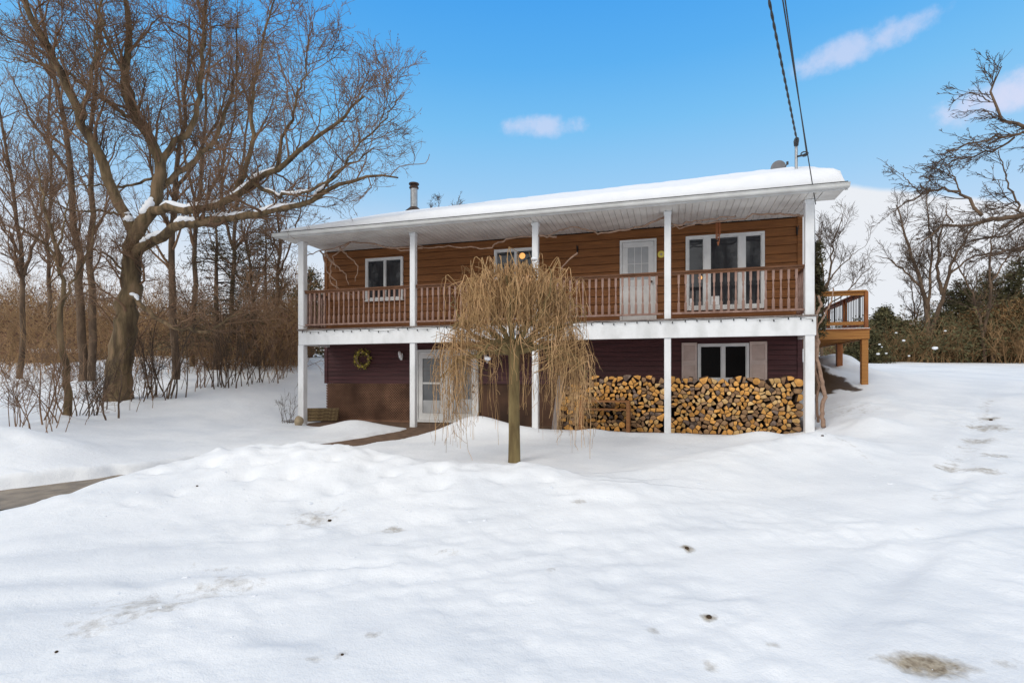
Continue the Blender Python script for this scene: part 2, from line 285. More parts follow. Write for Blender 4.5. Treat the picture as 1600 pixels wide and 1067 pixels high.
def snow_material():
    m=bpy.data.materials.new('packed_snow'); m.use_nodes=True; nt=m.node_tree; N=nt.nodes; L=nt.links; b=N['Principled BSDF']
    b.inputs['Roughness'].default_value=.62; b.inputs['Specular IOR Level'].default_value=.25
    tc=N.new('ShaderNodeTexCoord'); at=N.new('ShaderNodeAttribute'); at.attribute_name='dirt'
    n1=N.new('ShaderNodeTexNoise'); n1.inputs['Scale'].default_value=.9; n1.inputs['Detail'].default_value=8; L.new(tc.outputs['Object'],n1.inputs['Vector'])
    cr=N.new('ShaderNodeValToRGB'); cr.color_ramp.elements[0].position=.36; cr.color_ramp.elements[0].color=(.80,.825,.86,1); cr.color_ramp.elements[1].position=.6; cr.color_ramp.elements[1].color=(.90,.915,.935,1); L.new(n1.outputs[0],cr.inputs[0])
    n3=N.new('ShaderNodeTexNoise'); n3.inputs['Scale'].default_value=9; n3.inputs['Detail'].default_value=10; n3.inputs['Roughness'].default_value=.65; L.new(tc.outputs['Object'],n3.inputs['Vector'])
    ma=N.new('ShaderNodeMath'); ma.operation='MULTIPLY_ADD'; ma.inputs[1].default_value=1.5; L.new(at.outputs['Fac'],ma.inputs[0])
    mr=N.new('ShaderNodeMapRange'); mr.inputs[1].default_value=.30; mr.inputs[2].default_value=.70; mr.inputs[3].default_value=-.8; mr.inputs[4].default_value=.15; L.new(n3.outputs[0],mr.inputs[0])
    L.new(mr.outputs[0],ma.inputs[2]); ma.use_clamp=True
    gate=N.new('ShaderNodeMath'); gate.operation='MULTIPLY'; gt=N.new('ShaderNodeMath'); gt.operation='GREATER_THAN'; gt.inputs[1].default_value=.02; L.new(at.outputs['Fac'],gt.inputs[0])
    L.new(gt.outputs[0],gate.inputs[0]); L.new(ma.outputs[0],gate.inputs[1])
    dc=N.new('ShaderNodeValToRGB'); dc.color_ramp.elements[0].position=.3; dc.color_ramp.elements[0].color=(.20,.155,.105,1); dc.color_ramp.elements[1].position=.7; dc.color_ramp.elements[1].color=(.46,.40,.31,1); 
    n4=N.new('ShaderNodeTexNoise'); n4.inputs['Scale'].default_value=30; L.new(tc.outputs['Object'],n4.inputs['Vector']); L.new(n4.outputs[0],dc.inputs[0])
    mx=N.new('ShaderNodeMixRGB'); L.new(gate.outputs[0],mx.inputs[0]); L.new(cr.outputs[0],mx.inputs[1]); L.new(dc.outputs[0],mx.inputs[2]); 
    s2=N.new('ShaderNodeAttribute'); s2.attribute_name='soil'
    mx2=N.new('ShaderNodeMixRGB'); mx2.inputs[2].default_value=(.105,.068,.040,1); L.new(s2.outputs['Fac'],mx2.inputs[0]); L.new(mx.outputs[0],mx2.inputs[1])
    L.new(mx2.outputs[0],b.inputs['Base Color'])
    h=None
    for sc_,dist,det in ((3.2,.018,8),(17,.014,9),(80,.008,5)):
        n=N.new('ShaderNodeTexNoise'); n.inputs['Scale'].default_value=sc_; n.inputs['Detail'].default_value=det; L.new(tc.outputs['Object'],n.inputs['Vector'])
        bp=N.new('ShaderNodeBump'); bp.inputs['Strength'].default_value=.55; bp.inputs['Distance'].default_value=dist; L.new(n.outputs[0],bp.inputs['Height'])
        if h: L.new(h.outputs[0],bp.inputs['Normal'])
        h=bp
    L.new(h.outputs[0],b.inputs['Normal']); return m
M_snow=snow_material()
ground=npmesh('snowy_ground',[(np.stack([XX,YY,ZZ],-1).reshape(-1,3),Fq,0)],[M_snow]); tag(ground,kind='structure')
def gp(px,py):      # where a pixel's ray meets the ground
    Y=np.arange(2.2,40,.03); X=(px-800)/F*Y; h=hfull(X,Y); i=np.argmax(EYE+(HOR-py)/F*Y<=h); return float(X[i]),float(Y[i])
dirt=np.zeros(XX.shape)
for (px,py,rx,ry,k) in ((1450,1043,62,22,1.0),(1395,1035,30,10,.5),(1480,733,22,6,.6),(1535,735,24,7,.6),(1545,668,34,5,.6),(1530,690,30,5,.55),(1550,712,26,4,.45),(1545,655,16,3,.8),(230,945,80,18,.40),(350,920,60,22,.36),(150,980,60,20,.30),(490,808,42,14,.38),(1075,857,10,4,.9),(1108,967,14,6,.8),(612,830,26,7,.62),(1020,985,14,5,.5),(580,993,16,4,.5),(1205,1005,12,4,.45),(1110,1045,16,5,.4),(1060,700,22,5,.2),(905,783,12,4,.5),(700,865,26,6,.25),(340,890,40,6,.25),(310,878,20,4,.3),(535,1023,8,3,.7),(490,1030,22,5,.4),(860,890,12,4,.35),(1210,655,8,3,.5),(1300,680,12,8,.2),(1330,640,40,16,.25),(1575,1040,26,8,.4)):
    x,y=gp(px,py); sx=rx/F*y; y2=gp(px,py-ry)[1]; sy=max(.06,abs(y2-y))
    dirt=np.maximum(dirt,k*np.exp(-(((XX-x)/sx)**2+((YY-y)/sy)**2)**1.5))
for ax_,ay_,bx_,by_ in ((3.2,4.5,10.4,11.7),(4.75,4.3,11.95,11.5)):
    d_=((XX-ax_)*(by_-ay_)-(YY-ay_)*(bx_-ax_))/math.hypot(bx_-ax_,by_-ay_)+.12*fbm(XX,YY,1.7,2,31)
    dirt=np.maximum(dirt,.30*np.exp(-(d_/.15)**2)*np.clip(fbm(XX,YY,.9,3,93)*3+.3,0,1)*(YY>5.2)*(YY<13.5)*(XX>3))
dirt[dirt<.03]=0
soil=np.zeros(XX.shape)
U_=(XX-HX)*CT-(YY-HY)*ST; V_=(XX-HX)*ST+(YY-HY)*CT
nn=fbm(XX,YY,.35,4,55)
sx_,sy_=gp(1306,597)
soil=np.maximum(soil,np.clip(1.35-(((XX-sx_+.3)/.62)**2+((YY-sy_-.2)/1.3)**2)+nn*1.4,0,1)*(U_>12.2))
soil=np.maximum(soil,np.clip(1.2-(((U_+.35)/.33)**2+((V_-.1)/.28)**2)+nn*2.0,0,1))
soil=np.clip((soil-.35)*3,0,1)
soil=np.maximum(soil,((U_>-.2)&(U_<12.3)&(V_>.1)&(V_<8.6)&(ZZ<-.03)).astype(float))
for nm,arr in(('dirt',dirt),('soil',soil)):
    a=ground.data.attributes.new(nm,'FLOAT','POINT'); a.data.foreach_set('value',arr.astype(np.float32).ravel())
# walkway slab below the snow edge
mb=MB(); 
PP=[]; 
for a,b in zip(PATH[:-1],PATH[1:]):
    for t in np.linspace(0,1,10,endpoint=False): PP.append(a+(b-a)*t)
PP.append(PATH[-1]); PP=np.array(PP); TT=np.gradient(PP,axis=0); TT/=np.hypot(TT[:,0],TT[:,1])[:,None]; NN=np.stack([-TT[:,1],TT[:,0]],1)
vs=[]
for p,n in zip(PP,NN):
    z=float(pathz(p[1]))
    for s in np.linspace(-.72,.72,7): vs.append((p[0]+n[0]*s,p[1]+n[1]*s,z+.002*random.random()))
fs=[(i*7+j,i*7+j+1,i*7+j+8,i*7+j+7) for i in range(len(PP)-1) for j in range(6)]
mb.add(vs,fs); mb.m=[1 if PP[i//6][1]<8.4 else 0 for i in range(len(fs))]; tag(mb.build('walkway',[M_paver,M_asph]),kind='structure')
mb.v=[];mb=MB(); mb.add([HP(-.05,-.40,-.02),HP(12.3,-.05,-.02),HP(12.3,1.2,.0),HP(-.05,1.2,.0),HP(-.05,-.40,-.3),HP(12.3,-.05,-.3),HP(12.3,1.2,-.3),HP(-.05,1.2,-.3)],[(0,1,2,3),(0,4,5,1),(1,5,6,2),(2,6,7,3),(3,7,4,0)])
tag(mb.build('patio',M_paver),kind='structure')
# ---------------------------------------------------------------- house
RZ=-TH
house=empty('house','two storey house, cedar upper siding and maroon lower siding, long white-posted balcony, snowy roof','house',(HX,HY,0),RZ)
WV=1.2; UB0,UB1=-.12,12.30; ZT=4.88; VB=8.8
def siding(name,z0,z1,step,m,cnr,side_lo=None):
    mb=MB()
    z=z0
    while z<z1-.02:
        zt=min(z+step,z1); j=random.uniform(-.001,.001)
        mb.box(UB0+.01,UB1-.01,WV+.012,WV+.10,z,zt,0)                       # backing
        g=step*.085; mb.add([(UB0,WV-.030+j,z),(UB1,WV-.030+j,z),(UB1,WV-.016,zt-g),(UB0,WV-.016,zt-g),(UB0,WV+.011,z),(UB1,WV+.011,z),(UB0,WV+.011,zt-g),(UB1,WV+.011,zt-g)],[(0,1,2,3),(0,4,5,1),(3,2,7,6)])
        for x,s in((UB0,-1),(UB1,1)):                                    # gable sides
            mb.add([(x+s*.026,WV,z),(x+s*.026,VB,z),(x+s*.006,VB,zt),(x+s*.006,WV,zt),(x,WV,z),(x,VB,z)],[(0,1,2,3),(0,4,5,1)])
        z=zt
    mb.box(UB0,UB1,WV+.1,VB,z0,z1,0)
    w=mb.build(name,m,house); c=MB()
    for x0,x1 in((UB0-.035,UB0+.07),(UB1-.07,UB1+.035)): c.box(x0,x1,WV-.045,WV+.09,z0,z1,0)
    for k,(x0,x1) in enumerate(((UB0-.035,UB0+.07),(UB1-.07,UB1+.035))):
        cc=MB(); cc.box(x0,x1,WV-.045,WV+.09,z0,z1,0); cc.build('corner_board',m,w)
    return w
siding('upper_wall',2.46,ZT-.003,.2,M_side,M_side)
siding('lower_wall',1.07,2.456,.115,M_maroon,M_maroon)
mb=MB(); mb.box(UB0+.02,UB1-.02,WV+.02,VB-.03,-.2,1.065); mb.build('foundation_wall',M_lattb,house)
# gable triangles
for x0,x1 in((UB0+.003,UB0+.09),(UB1-.09,UB1-.003)):
    mb=MB(); mb.add([(x0,WV,ZT),(x0,VB,ZT),(x0,5.0,6.80),(x1,WV,ZT),(x1,VB,ZT),(x1,5.0,6.80)],[(0,1,2),(5,4,3),(0,3,4,1),(1,4,5,2),(2,5,3,0)]); mb.build('gable_wall',M_side,house)
# roof
RU0,RU1=-.33,12.70; E0=-.60; RS=.368; RZ0=4.955; RV=5.0; RB=10.6
def roofz(v): return RZ0+RS*(v-E0) if v<=RV else RZ0+RS*(RV-E0)-RS*(v-RV)
mb=MB()
for x0,x1 in((RU0,RU1),):
    pr=[(E0,roofz(E0)),(RV,roofz(RV)),(RB,roofz(RB)),(RB,roofz(RB)-.16),(RV,roofz(RV)-.17),(E0,roofz(E0)-.10)]
    vs=[(x0,a,b) for a,b in pr]+[(x1,a,b) for a,b in pr]
    mb.add(vs,[(0,1,7,6),(1,2,8,7),(2,3,9,8),(3,4,10,9),(4,5,11,10),(5,0,6,11),(0,5,4,1),(1,4,3,2),(6,7,10,11),(7,8,9,10)])
roof=mb.build('roof',M_roof,house)
for x0 in(RU0-.03,RU1+.002):
    c=MB(); pr=[(E0-.02,roofz(E0)+.01),(RV,roofz(RV)+.01),(RB,roofz(RB)+.01),(RB,roofz(RB)-.18),(RV,roofz(RV)-.19),(E0-.02,roofz(E0)-.13)]
    c.add([(x0,a,b) for a,b in pr]+[(x0+.028,a,b) for a,b in pr],[(0,1,4,5),(1,2,3,4),(6,7,10,11),(7,8,9,10),(0,1,7,6),(1,2,8,7),(3,4,10,9),(4,5,11,10),(5,0,6,11),(2,3,9,8)]); c.build('rake_board',M_trim,roof)
# snow on the roof: rounded slab
nu,nv=150,60; us=np.linspace(RU0-.02,RU1+.02,nu); vv=np.concatenate([E0+.02+np.array([0,.005,.02,.05,.10,.16,.22]),np.linspace(-.25,RV-.4,28),np.linspace(RV-.2,RV+.4,10),np.linspace(RV+.6,RB,15)]); nv=len(vv)
UU,VV=np.meshgrid(us,vv); rz=np.where(VV<=RV,RZ0+RS*(VV-E0),RZ0+RS*(RV-E0)-RS*(VV-RV))
rz=rz-.06*np.exp(-((VV-RV)/.35)**2)
de=np.minimum(np.minimum(UU-us[0],us[-1]-UU)*1.0,(VV-vv[0])*1.0); t=np.clip(de/.20,0,1); prof=np.sqrt(np.clip(1-(1-t)**2,0,1))
thk=np.interp(UU,[-.4,1,4,9,11.5,12.7],[.08,.15,.21,.25,.32,.33])*(1+.25*fbm(UU,VV,2.2,3,4)+.10*fbm(UU,VV,.35,2,6))
zz=rz+.012+prof*thk
VV2=VV+np.where(VV<E0,.03*fbm(UU,VV*0,.5,3,3),0)
I=np.arange(nu*nv).reshape(nv,nu); fq=np.stack([I[:-1,:-1],I[:-1,1:],I[1:,1:],I[1:,:-1]],-1).reshape(-1,4)
o=npmesh('roof_snow',[(np.stack([UU,VV2,zz],-1).reshape(-1,3),fq,0)],[M_snowp],house)
# gutter
mb=MB(); g=[(E0-.02,4.865),(E0-.11,4.875),(E0-.125,4.91),(E0-.135,4.955),(E0-.14,4.98),(E0-.13,4.98),(E0-.12,4.93),(E0-.02,4.90)]
g=[(E0-.02,4.862),(E0-.10,4.865),(E0-.12,4.885),(E0-.125,4.915),(E0-.145,4.942),(E0-.13,4.948),(E0-.02,4.945)]
n=len(g); mb.add([(RU0-.04,a,b) for a,b in g]+[(RU1+.04,a,b) for a,b in g],[(i,(i+1)%n,n+(i+1)%n,n+i) for i in range(n)]+[tuple(range(n)),tuple(range(n,2*n))])
gut=mb.build('gutter',M_gut,house)
c=MB(); c.box(RU0,RU1,E0-.135,E0+.02,4.9485,4.964); c.build('drip_edge',M_roof,gut)
# soffit with grooved boards
mb=MB(); u=-.06; k=0
while u<12.34:
    u2=min(u+.135,12.34); mb.box(u,u2-.014,E0-.0,WV-.03,4.872,4.90,0); u=u2
mb.box(-.06,12.34,E0,WV-.03,4.885,4.93,0)
mb.build('soffit',M_soffit,house)
for u0,u1 in((12.345,RU1-.005),(RU0+.005,-.065)):
    c=MB(); c.box(u0,u1,E0+.01,.10,4.868,4.94,0,.004); c.build('eave_return',M_soffit,house)
for u0 in (RU0+.005,):
    c=MB(); c.box(u0,RU1-.005,E0-.012,E0+.02,4.845,4.94,0); c.build('fascia_board',M_trim,house)
for u0,u1 in((12.345,RU1-.004),(RU0+.004,-.065)):
    c=MB(); vs_=[(u,v,roofz(v)-o) for u in(u0,u1) for v,o in((.12,.20),(.12,.17),(RV-.02,.17),(RV-.02,.20))]; c.add(vs_,[(0,1,2,3),(4,5,6,7),(0,4,5,1),(1,5,6,2),(2,6,7,3),(3,7,4,0)]); c.build('rake_soffit',M_soffit,house)
# porch floor, front beam, posts
mb=MB(); mb.box(-.02,12.28,-.02,WV-.03,2.30,2.47); mb.build('balcony_floor',M_deckd,house)
mb=MB(); mb.box(-.06,12.31,-.105,-.022,2.105,2.485,0,.006); mb.box(-.06,.02,-.02,WV,2.105,2.483,0,.004); mb.box(12.23,12.31,-.02,WV,2.105,2.483,0,.004); mb.build('front_beam',M_white,house)
mb=MB(); mb.box(-.09,12.34,-.13,.0,2.488,2.52,0,.004); mb.build('floor_edging',M_plank,house)
PU=[0,3.28,6.44,9.42,12.2]
for i,u in enumerate(PU):
    w=.085 if i in(0,4) else .07
    for z0,z1,wx in((2.521,4.868,w),(-.25,2.104,w*1.02)):
        c=MB(); c.box(u-wx,u+wx,-wx,wx,z0,z1,0,.008); p=c.build('porch_post',M_white,house)
        if z1>3:
            c=MB(); c.box(u-wx-.012,u+wx+.012,-wx-.012,wx+.012,4.80,4.866,0,.004); c.build('post_cap',M_white,p)
# balcony railing
def prism(rings,u,v):
    vs=[];
    for z,h in rings: vs+=[(u-h,v-h*.85,z),(u+h,v-h*.85,z),(u+h,v+h*.85,z),(u-h,v+h*.85,z)]
    f=[(3,2,1,0)]+[(4*i+j,4*i+(j+1)%4,4*i+4+(j+1)%4,4*i+4+j) for i in range(len(rings)-1) for j in range(4)]
    n=4*(len(rings)-1); f.append((n,n+1,n+2,n+3)); return vs,f
RINGS=[(2.665,.026),(2.86,.026),(2.90,.013),(2.95,.020),(3.05,.017),(3.17,.011),(3.22,.018),(3.26,.013),(3.30,.024),(3.50,.024)]
bal_me=None
for b in range(4):
    ua,ub=PU[b]+.088,PU[b+1]-.088
    r=bpy.data.objects.new('railing',None); COL.objects.link(r); r.parent=house; 
    c=MB(); c.box(ua,ub,-.05,.05,3.522,3.56,0,.006); c.box(ua,ub,-.022,.022,3.48,3.5215,0); c.build('handrail',M_rail,r)
    c=MB(); c.box(ua,ub,-.022,.022,2.622,2.664,0,.004); c.build('bottom_rail',M_bal,r)
    nb=round((ub-ua)/.148)
    for k in range(1,nb):
        u=ua+(ub-ua)*k/nb
        if bal_me is None:
            c=MB(); c.add(*prism(RINGS,0,0)); o=c.build('baluster',M_bal,r); bal_me=o.data
        else:
            o=bpy.data.objects.new('baluster',bal_me); COL.objects.link(o); o.parent=r
        o.location=(u,0,0)
for s in(0,1):   # the two short end railings
    uu=(0.0,12.2)[s]
    r=bpy.data.objects.new('side_railing',None); COL.objects.link(r); r.parent=house
    c=MB(); c.box(uu-.05,uu+.05,.088,WV-.05,3.522,3.56,0,.006); c.build('handrail',M_rail,r)
    c=MB(); c.box(uu-.022,uu+.022,.088,WV-.05,2.622,2.664); c.build('bottom_rail',M_bal,r)
    for k in range(1,7):
        o=bpy.data.objects.new('baluster',bal_me); COL.objects.link(o); o.parent=r; o.location=(uu,.088+k*.15,0)
def frame_box(mb,u0,u1,z0,z1,w,v0,v1,b=.004):
    mb.box(u0,u1,v0,v1,z1-w,z1,0,b); mb.box(u0,u1,v0,v1,z0,z0+w,0,b); mb.box(u0,u0+w,v0+.001,v1,z0+w,z1-w,0); mb.box(u1-w,u1,v0+.001,v1,z0+w,z1-w,0)
def window(u0,u1,z0,z1,splits,gm,fw=.055,mull=.04):
    w=bpy.data.objects.new('window',None); COL.objects.link(w); w.parent=house; w.location=(0,0,0)
    mb=MB(); frame_box(mb,u0,u1,z0,z1,fw,WV-.075,WV-.0)
    edges=[u0+fw]
    for a,b in splits: mb.box(a,b,WV-.068,WV,z0+fw,z1-fw); edges+=[a,b]
    edges.append(u1-fw)
    for i in range(0,len(edges),2): frame_box(mb,edges[i]+.001,edges[i+1]-.001,z0+fw+.001,z1-fw-.001,.022,WV-.055,WV,0)
    mb.build('frame',M_trim,w)
    for i in range(0,len(edges),2):
        c=MB(); a,b=edges[i]+.02,edges[i+1]-.02; c.box(a,b,WV-.036,WV-.031,z0+fw+.02,z1-fw-.02); c.build('pane',gm,w)
    c=MB(); c.box(u0-.02,u1+.02,WV-.10,WV-.02,z0-.035,z0-.002,0,.004); c.build('sill',M_trim,w)
    return w
window(1.21,2.38,3.41,4.59,[(1.80,1.835)],M_glass)
w2=window(5.04,6.22,3.60,4.59,[(5.61,5.645)],M_glass)
window(9.83,11.55,2.86,4.59,[(10.24,10.37),(11.0,11.13)],M_glass,fw=.06)
wl=window(10.10,11.22,1.17,2.04,[(10.63,10.69)],M_dark,fw=.05)
# curtain scraps seen through the big window, warm lamps seen through two windows
def disc(mb,c,r,n=14,mi=0,axis='y',t=.01):
    vs=[]; 
    for s in(-t,t):
        for i in range(n):
            a=2*math.pi*i/n; vs.append((c[0]+r*math.cos(a),c[1]+s,c[2]+r*math.sin(a)))
    mb.add(vs,[tuple(range(n)),tuple(range(n,2*n))]+[(i,(i+1)%n,n+(i+1)%n,n+i) for i in range(n)],mi)
for u,z,rr in((10.16,3.60,.045),(5.80,4.39,.08)):
    c=MB(); disc(c,(u,WV-.041,z),rr,16,t=.003); o=c.build('lit_lamp_shade',M_lamp,house)
for a,b,z0,z1 in((9.925,9.99,2.95,3.12),(10.40,10.58,2.95,3.15)):
    c=MB(); c.box(a,b,WV-.042,WV-.038,z0,z1); c.build('paper_notice',M_white,house)
# shutters
for a,b in((9.74,10.085),(11.235,11.60)):
    s=bpy.data.objects.new('shutter',None); COL.objects.link(s); s.parent=house
    c=MB(); c.box(a,b,WV-.05,WV-.026,1.13,2.07,0,0)
    frame_box(c,a,b,1.13,2.07,.045,WV-.068,WV-.05); c.box(a+.045,b-.045,WV-.068,WV-.05,1.57,1.64); c.build('shutter_frame',M_shut,s)
    c=MB(); z=1.18
    while z<2.0:
        if not(1.54<z<1.64): c.add([(a+.047,WV-.052,z+.03),(b-.047,WV-.052,z+.03),(b-.047,WV-.066,z),(a+.047,WV-.066,z),(a+.047,WV-.052,z-.002),(b-.047,WV-.052,z-.002)],[(0,1,2,3),(3,2,5,4)])
        z+=.033
    c.build('louvre_panel',M_shut,s)
# upper door
d=bpy.data.objects.new('balcony_door',None); COL.objects.link(d); d.parent=house
c=MB(); frame_box(c,8.29,9.16,2.53,4.60,.055,WV-.075,WV-.02); c.build('door_frame',M_trim,d)
c=MB(); frame_box(c,8.35,9.10,2.56,4.54,.13,WV-.055,WV-.026); c.box(8.48,8.97,WV-.053,WV-.026,2.69,3.62)
for a,b in((8.53,8.71),(8.75,8.92)): frame_box(c,a,b,2.78,3.50,.02,WV-.060,WV-.053,0)
for x in(8.48+.163*1,8.48+.163*2): c.box(x-.008,x+.008,WV-.052,WV-.03,3.62,4.41)
for z in(4.01,): c.box(8.48,8.97,WV-.051,WV-.03,z-.008,z+.008)
c.build('door_leaf',M_trim,d)
c=MB(); c.box(8.48,8.97,WV-.040,WV-.034,3.62,4.41); c.build('door_glass',M_blindrefl,d)  # pale pane colour stands in for a grey reflection on the glass
c=MB(); c.tube([(9.045,WV-.055,3.55),(9.045,WV-.11,3.55),(9.045,WV-.13,3.55)],[.012,.014,.03],10); c.build('door_knob',M_rust,d)
# lower french door with side light
d=bpy.data.objects.new('entry_door',None); COL.objects.link(d); d.parent=house
c=MB(); frame_box(c,2.79,4.60,.02,2.00,.06,WV-.075,WV-.005); c.box(3.64,3.74,WV-.073,WV,.08,1.94); c.build('door_frame',M_trim,d)
for a,b in((2.853,3.637),(3.743,4.537)):
    c=MB(); g0,g1=(a+.12,b-.13) 
    c.box(a,g0,WV-.05,WV,.085,1.935); c.box(g1,b,WV-.05,WV,.085,1.935); c.box(g0,g1,WV-.05,WV,1.76,1.935); c.box(g0,g1,WV-.05,WV,.085,.27)
    frame_box(c,g0-.02,g1+.02,.25,1.78,.022,WV-.058,WV-.05,0)
    if a<3: c.box(g0,g1,WV-.048,WV,1.06,1.11)
    c.build('door_leaf',M_trim,d)
    c=MB(); c.box(g0,g1,WV-.030,WV-.026,.27,1.76); c.build('door_glass',M_glassb,d)
    c=MB(); c.box(g0+.01,g1-.01,WV-.036,WV-.031,.28,(.62 if a<3 else .66)); c.build('door_blind',M_blindrefl,d)
for z in(1.03,.86):
    c=MB(); c.tube([(4.47,WV-.05,z),(4.47,WV-.09,z),(4.47,WV-.11,z)],[.015,.014,.03],10); c.build('door_knob',M_rust,d)
# diagonal lattice skirting in the left bay
c=MB(); x0,x1,z0,z1=-.10,2.72,.03,1.07
for s,vv_ in((1,WV-.022),(-1,WV-.034)):
    k=x0-(z1-z0)
    while k<x1:
        pts=[]
        for e in(0,.028):
            if s>0: a=(k+e,z0); b=(k+e+(z1-z0),z1)
            else: a=(k+e,z1); b=(k+e+(z1-z0),z0)
            (ax,az),(bx,bz)=a,b
            if ax<x0: t=(x0-ax)/(bx-ax); ax,az=x0,az+(bz-az)*t
            if bx>x1: t=(x1-ax)/(bx-ax) if bx!=ax else 0; bz=az+(bz-az)*t; bx=x1
            pts.append(((ax,az),(bx,bz)))
        if pts[0][1][0]-pts[0][0][0]>.02 and pts[1][1][0]-pts[1][0][0]>.02:
            (p,q),(r_,s_)=pts; q4=[p,q,s_,r_]; vs=[(a,vv_,b) for a,b in q4]+[(a,vv_+.010,b) for a,b in q4]
            c.add(vs,[(0,1,2,3),(4,5,6,7),(0,1,5,4),(3,2,6,7)])
        k+=.075
c.build('lattice_skirting',M_latt,house)
c=MB(); c.box(-.10,2.74,WV-.05,WV-.036,-.05,.06,0,.003); c.build('skirting_rail',M_latt,house)
# chimney
c=MB(); cu,cv=.93,4.7; cz=6.75
c.tube([(cu,cv,6.3),(cu,cv,7.79)],.125,20); ch=c.build('chimney',M_galv,house,smooth=False)
c=MB(); c.tube([(cu,cv,7.79),(cu,cv,7.82),(cu,cv,7.84),(cu,cv,7.87)],[.15,.165,.165,.14],20); c.tube([(cu,cv,7.87),(cu,cv,7.93)],.11,16); c.tube([(cu,cv,7.93),(cu,cv,7.95),(cu,cv,7.98),(cu,cv,8.00)],[.17,.18,.17,.10],20); c.build('chimney_cap',M_rust,ch)
c=MB(); c.tube([(cu,cv,roofz(4.7)+.10),(cu,cv,roofz(4.7)+.24)],[.30,.14],20); c.build('chimney_flashing',M_rust,ch)
c=MB(); c.tube([(12.17,1.0,5.3),(12.17,1.0,6.40)],.032,12); ms=c.build('service_mast',M_galv,house)
c=MB(); c.tube([(12.17,1.0,6.40),(12.16,.95,6.49),(12.15,.86,6.49),(12.15,.82,6.42)],[.045,.055,.05,.04],10); c.build('weatherhead',M_cable,ms)
c=MB(); c.tube([(12.17,1.0,6.16),(12.28,.9,6.14),(12.37,.82,6.15)],.022,8); c.tube([(12.30+.05*math.cos(a)*1.3,.86,6.15+.05*math.sin(a)) for a in np.linspace(0,6.28,12)],.014,6); c.build('cable_clamp',M_cable,ms)
c=MB(); c.tube([(12.17,1.0,5.72),(12.17,1.0,5.80)],[.10,.05],12); c.build('mast_boot',M_galv,ms)
for u,z in((7.24,4.45),(12.22,4.54)):
    c=MB(); c.tube([(u,WV-.03,z+.1),(u,WV-.05,z-.08)],.018,8); c.tube([(u,WV-.04,z-.05),(u,WV-.16,z+.02),(u,WV-.2,z+.08)],.008,6); c.build('plant_hook',M_black,house)
# downpipe-like service cable conduit right corner
c=MB(); c.tube([(12.32,.11,4.8),(12.33,.11,4.2),(12.33,.10,3.6)],.012,8); c.build('conduit',M_cable,house)
def HT(name,label,cat,u,v,z,group=None): return empty(name,label,cat,HP(u,v,z),RZ,group)
# satellite dish behind the ridge
t=HT('satellite_dish','small dark grey satellite dish poking up behind the snowy roof ridge','satellite dish',12.38,4.2,6.66)
c=MB(); vs=[(0,0,0)]; rr=[(r,a) for r in(.07,.14,.20) for a in np.linspace(0,2*math.pi,20,endpoint=False)]
vs+=[(r*math.cos(a),.35*r*r*1.0-r*math.sin(a)*.25,r*math.sin(a)*1.0+.42) for r,a in rr]; vs[0]=(0,0,.42)
c.add(vs,[(0,1+j,1+(j+1)%20) for j in range(20)]+[(1+20*i+j,1+20*i+(j+1)%20,21+20*i+(j+1)%20,21+20*i+j) for i in range(2) for j in range(20)]); o=c.build('reflector',M_dish,t); md=o.modifiers.new('s','SOLIDIFY'); md.thickness=.012
c=MB(); c.tube([(0,.08,-.25),(0,.06,.42)],.02,8); c.build('mount',M_galv,t)
c=MB(); c.tube([(0,.02,.2),(.18,-.25,.42)],.012,6); c.tube([(.18,-.25,.40),(.18,-.25,.48)],.03,8); c.build('feed_arm',M_cable,t)
# wreath
t=HT('wreath','round wreath of yellow-green leaves on the maroon wall','wreath',1.13,WV-.07,1.76)
c=MB(); c.tube([(.2*math.cos(a),0,.2*math.sin(a)) for a in np.linspace(0,2*math.pi,25)],.035,8); c.build('vine_ring',M_vine,t,smooth=True)
vs=[];fs=[]
for k in range(420):
    a=random.uniform(0,6.283); r=random.gauss(.215,.045); p=np.array([r*math.cos(a),random.uniform(-.07,0),r*math.sin(a)]); s=random.uniform(.018,.034)
    q=[norm(np.array([random.gauss(0,1) for _ in range(3)])) for _ in range(2)]
    i=len(vs); vs+=[p-q[0]*s,p+q[1]*s*.6,p+q[0]*s,p-q[1]*s*.6]; fs.append((i,i+1,i+2,i+3))
c=MB(); c.add(vs,fs); c.build('leaves',M_leafy,t)
for k in range(9):
    a=k*.7; c=MB(); c.tube([(.22*math.cos(a),-.07,.22*math.sin(a)),(.22*math.cos(a),-.085,.22*math.sin(a)),(.22*math.cos(a),-.1,.22*math.sin(a))],[.02,.028,.008],7); c.build('blossom',M_yel,t,smooth=True)
# wall lamps
def wall_lamp(u,z,label):
    t=HT('wall_lamp',label,'wall lamp',u,WV-.03,z)
    c=MB(); c.box(-.045,.045,-.03,0,-.07,.07,0,.01); c.build('back_plate',M_white,t)
    c=MB(); c.tube([(0,-.02,.03),(0,-.09,.05),(.03,-.13,-.01)],.014,8); c.build('arm',M_white,t)
    c=MB(); c.tube([(-.02,-.11,.12),(.0,-.12,.06),(.035,-.13,-.03),(.07,-.14,-.12)],[.03,.045,.05,.03],12); c.build('lamp_shade',M_white,t,smooth=True)
wall_lamp(2.33,1.84,'white wall lamp beside the entry door, right of the wreath'); wall_lamp(4.83,1.74,'white wall lamp right of the entry door, seen through the weeping branches')
t=HT('round_plaque','small round yellow plaque on the cedar siding beside the balcony door','plaque',9.27,WV-.03,4.21)
c=MB(); disc(c,(0,0,0),.085,24,t=.012); c.build('disc',M_yel,t); c=MB(); disc(c,(0,-.014,0),.03,12,t=.005); c.build('centre_mark',M_stone,t)
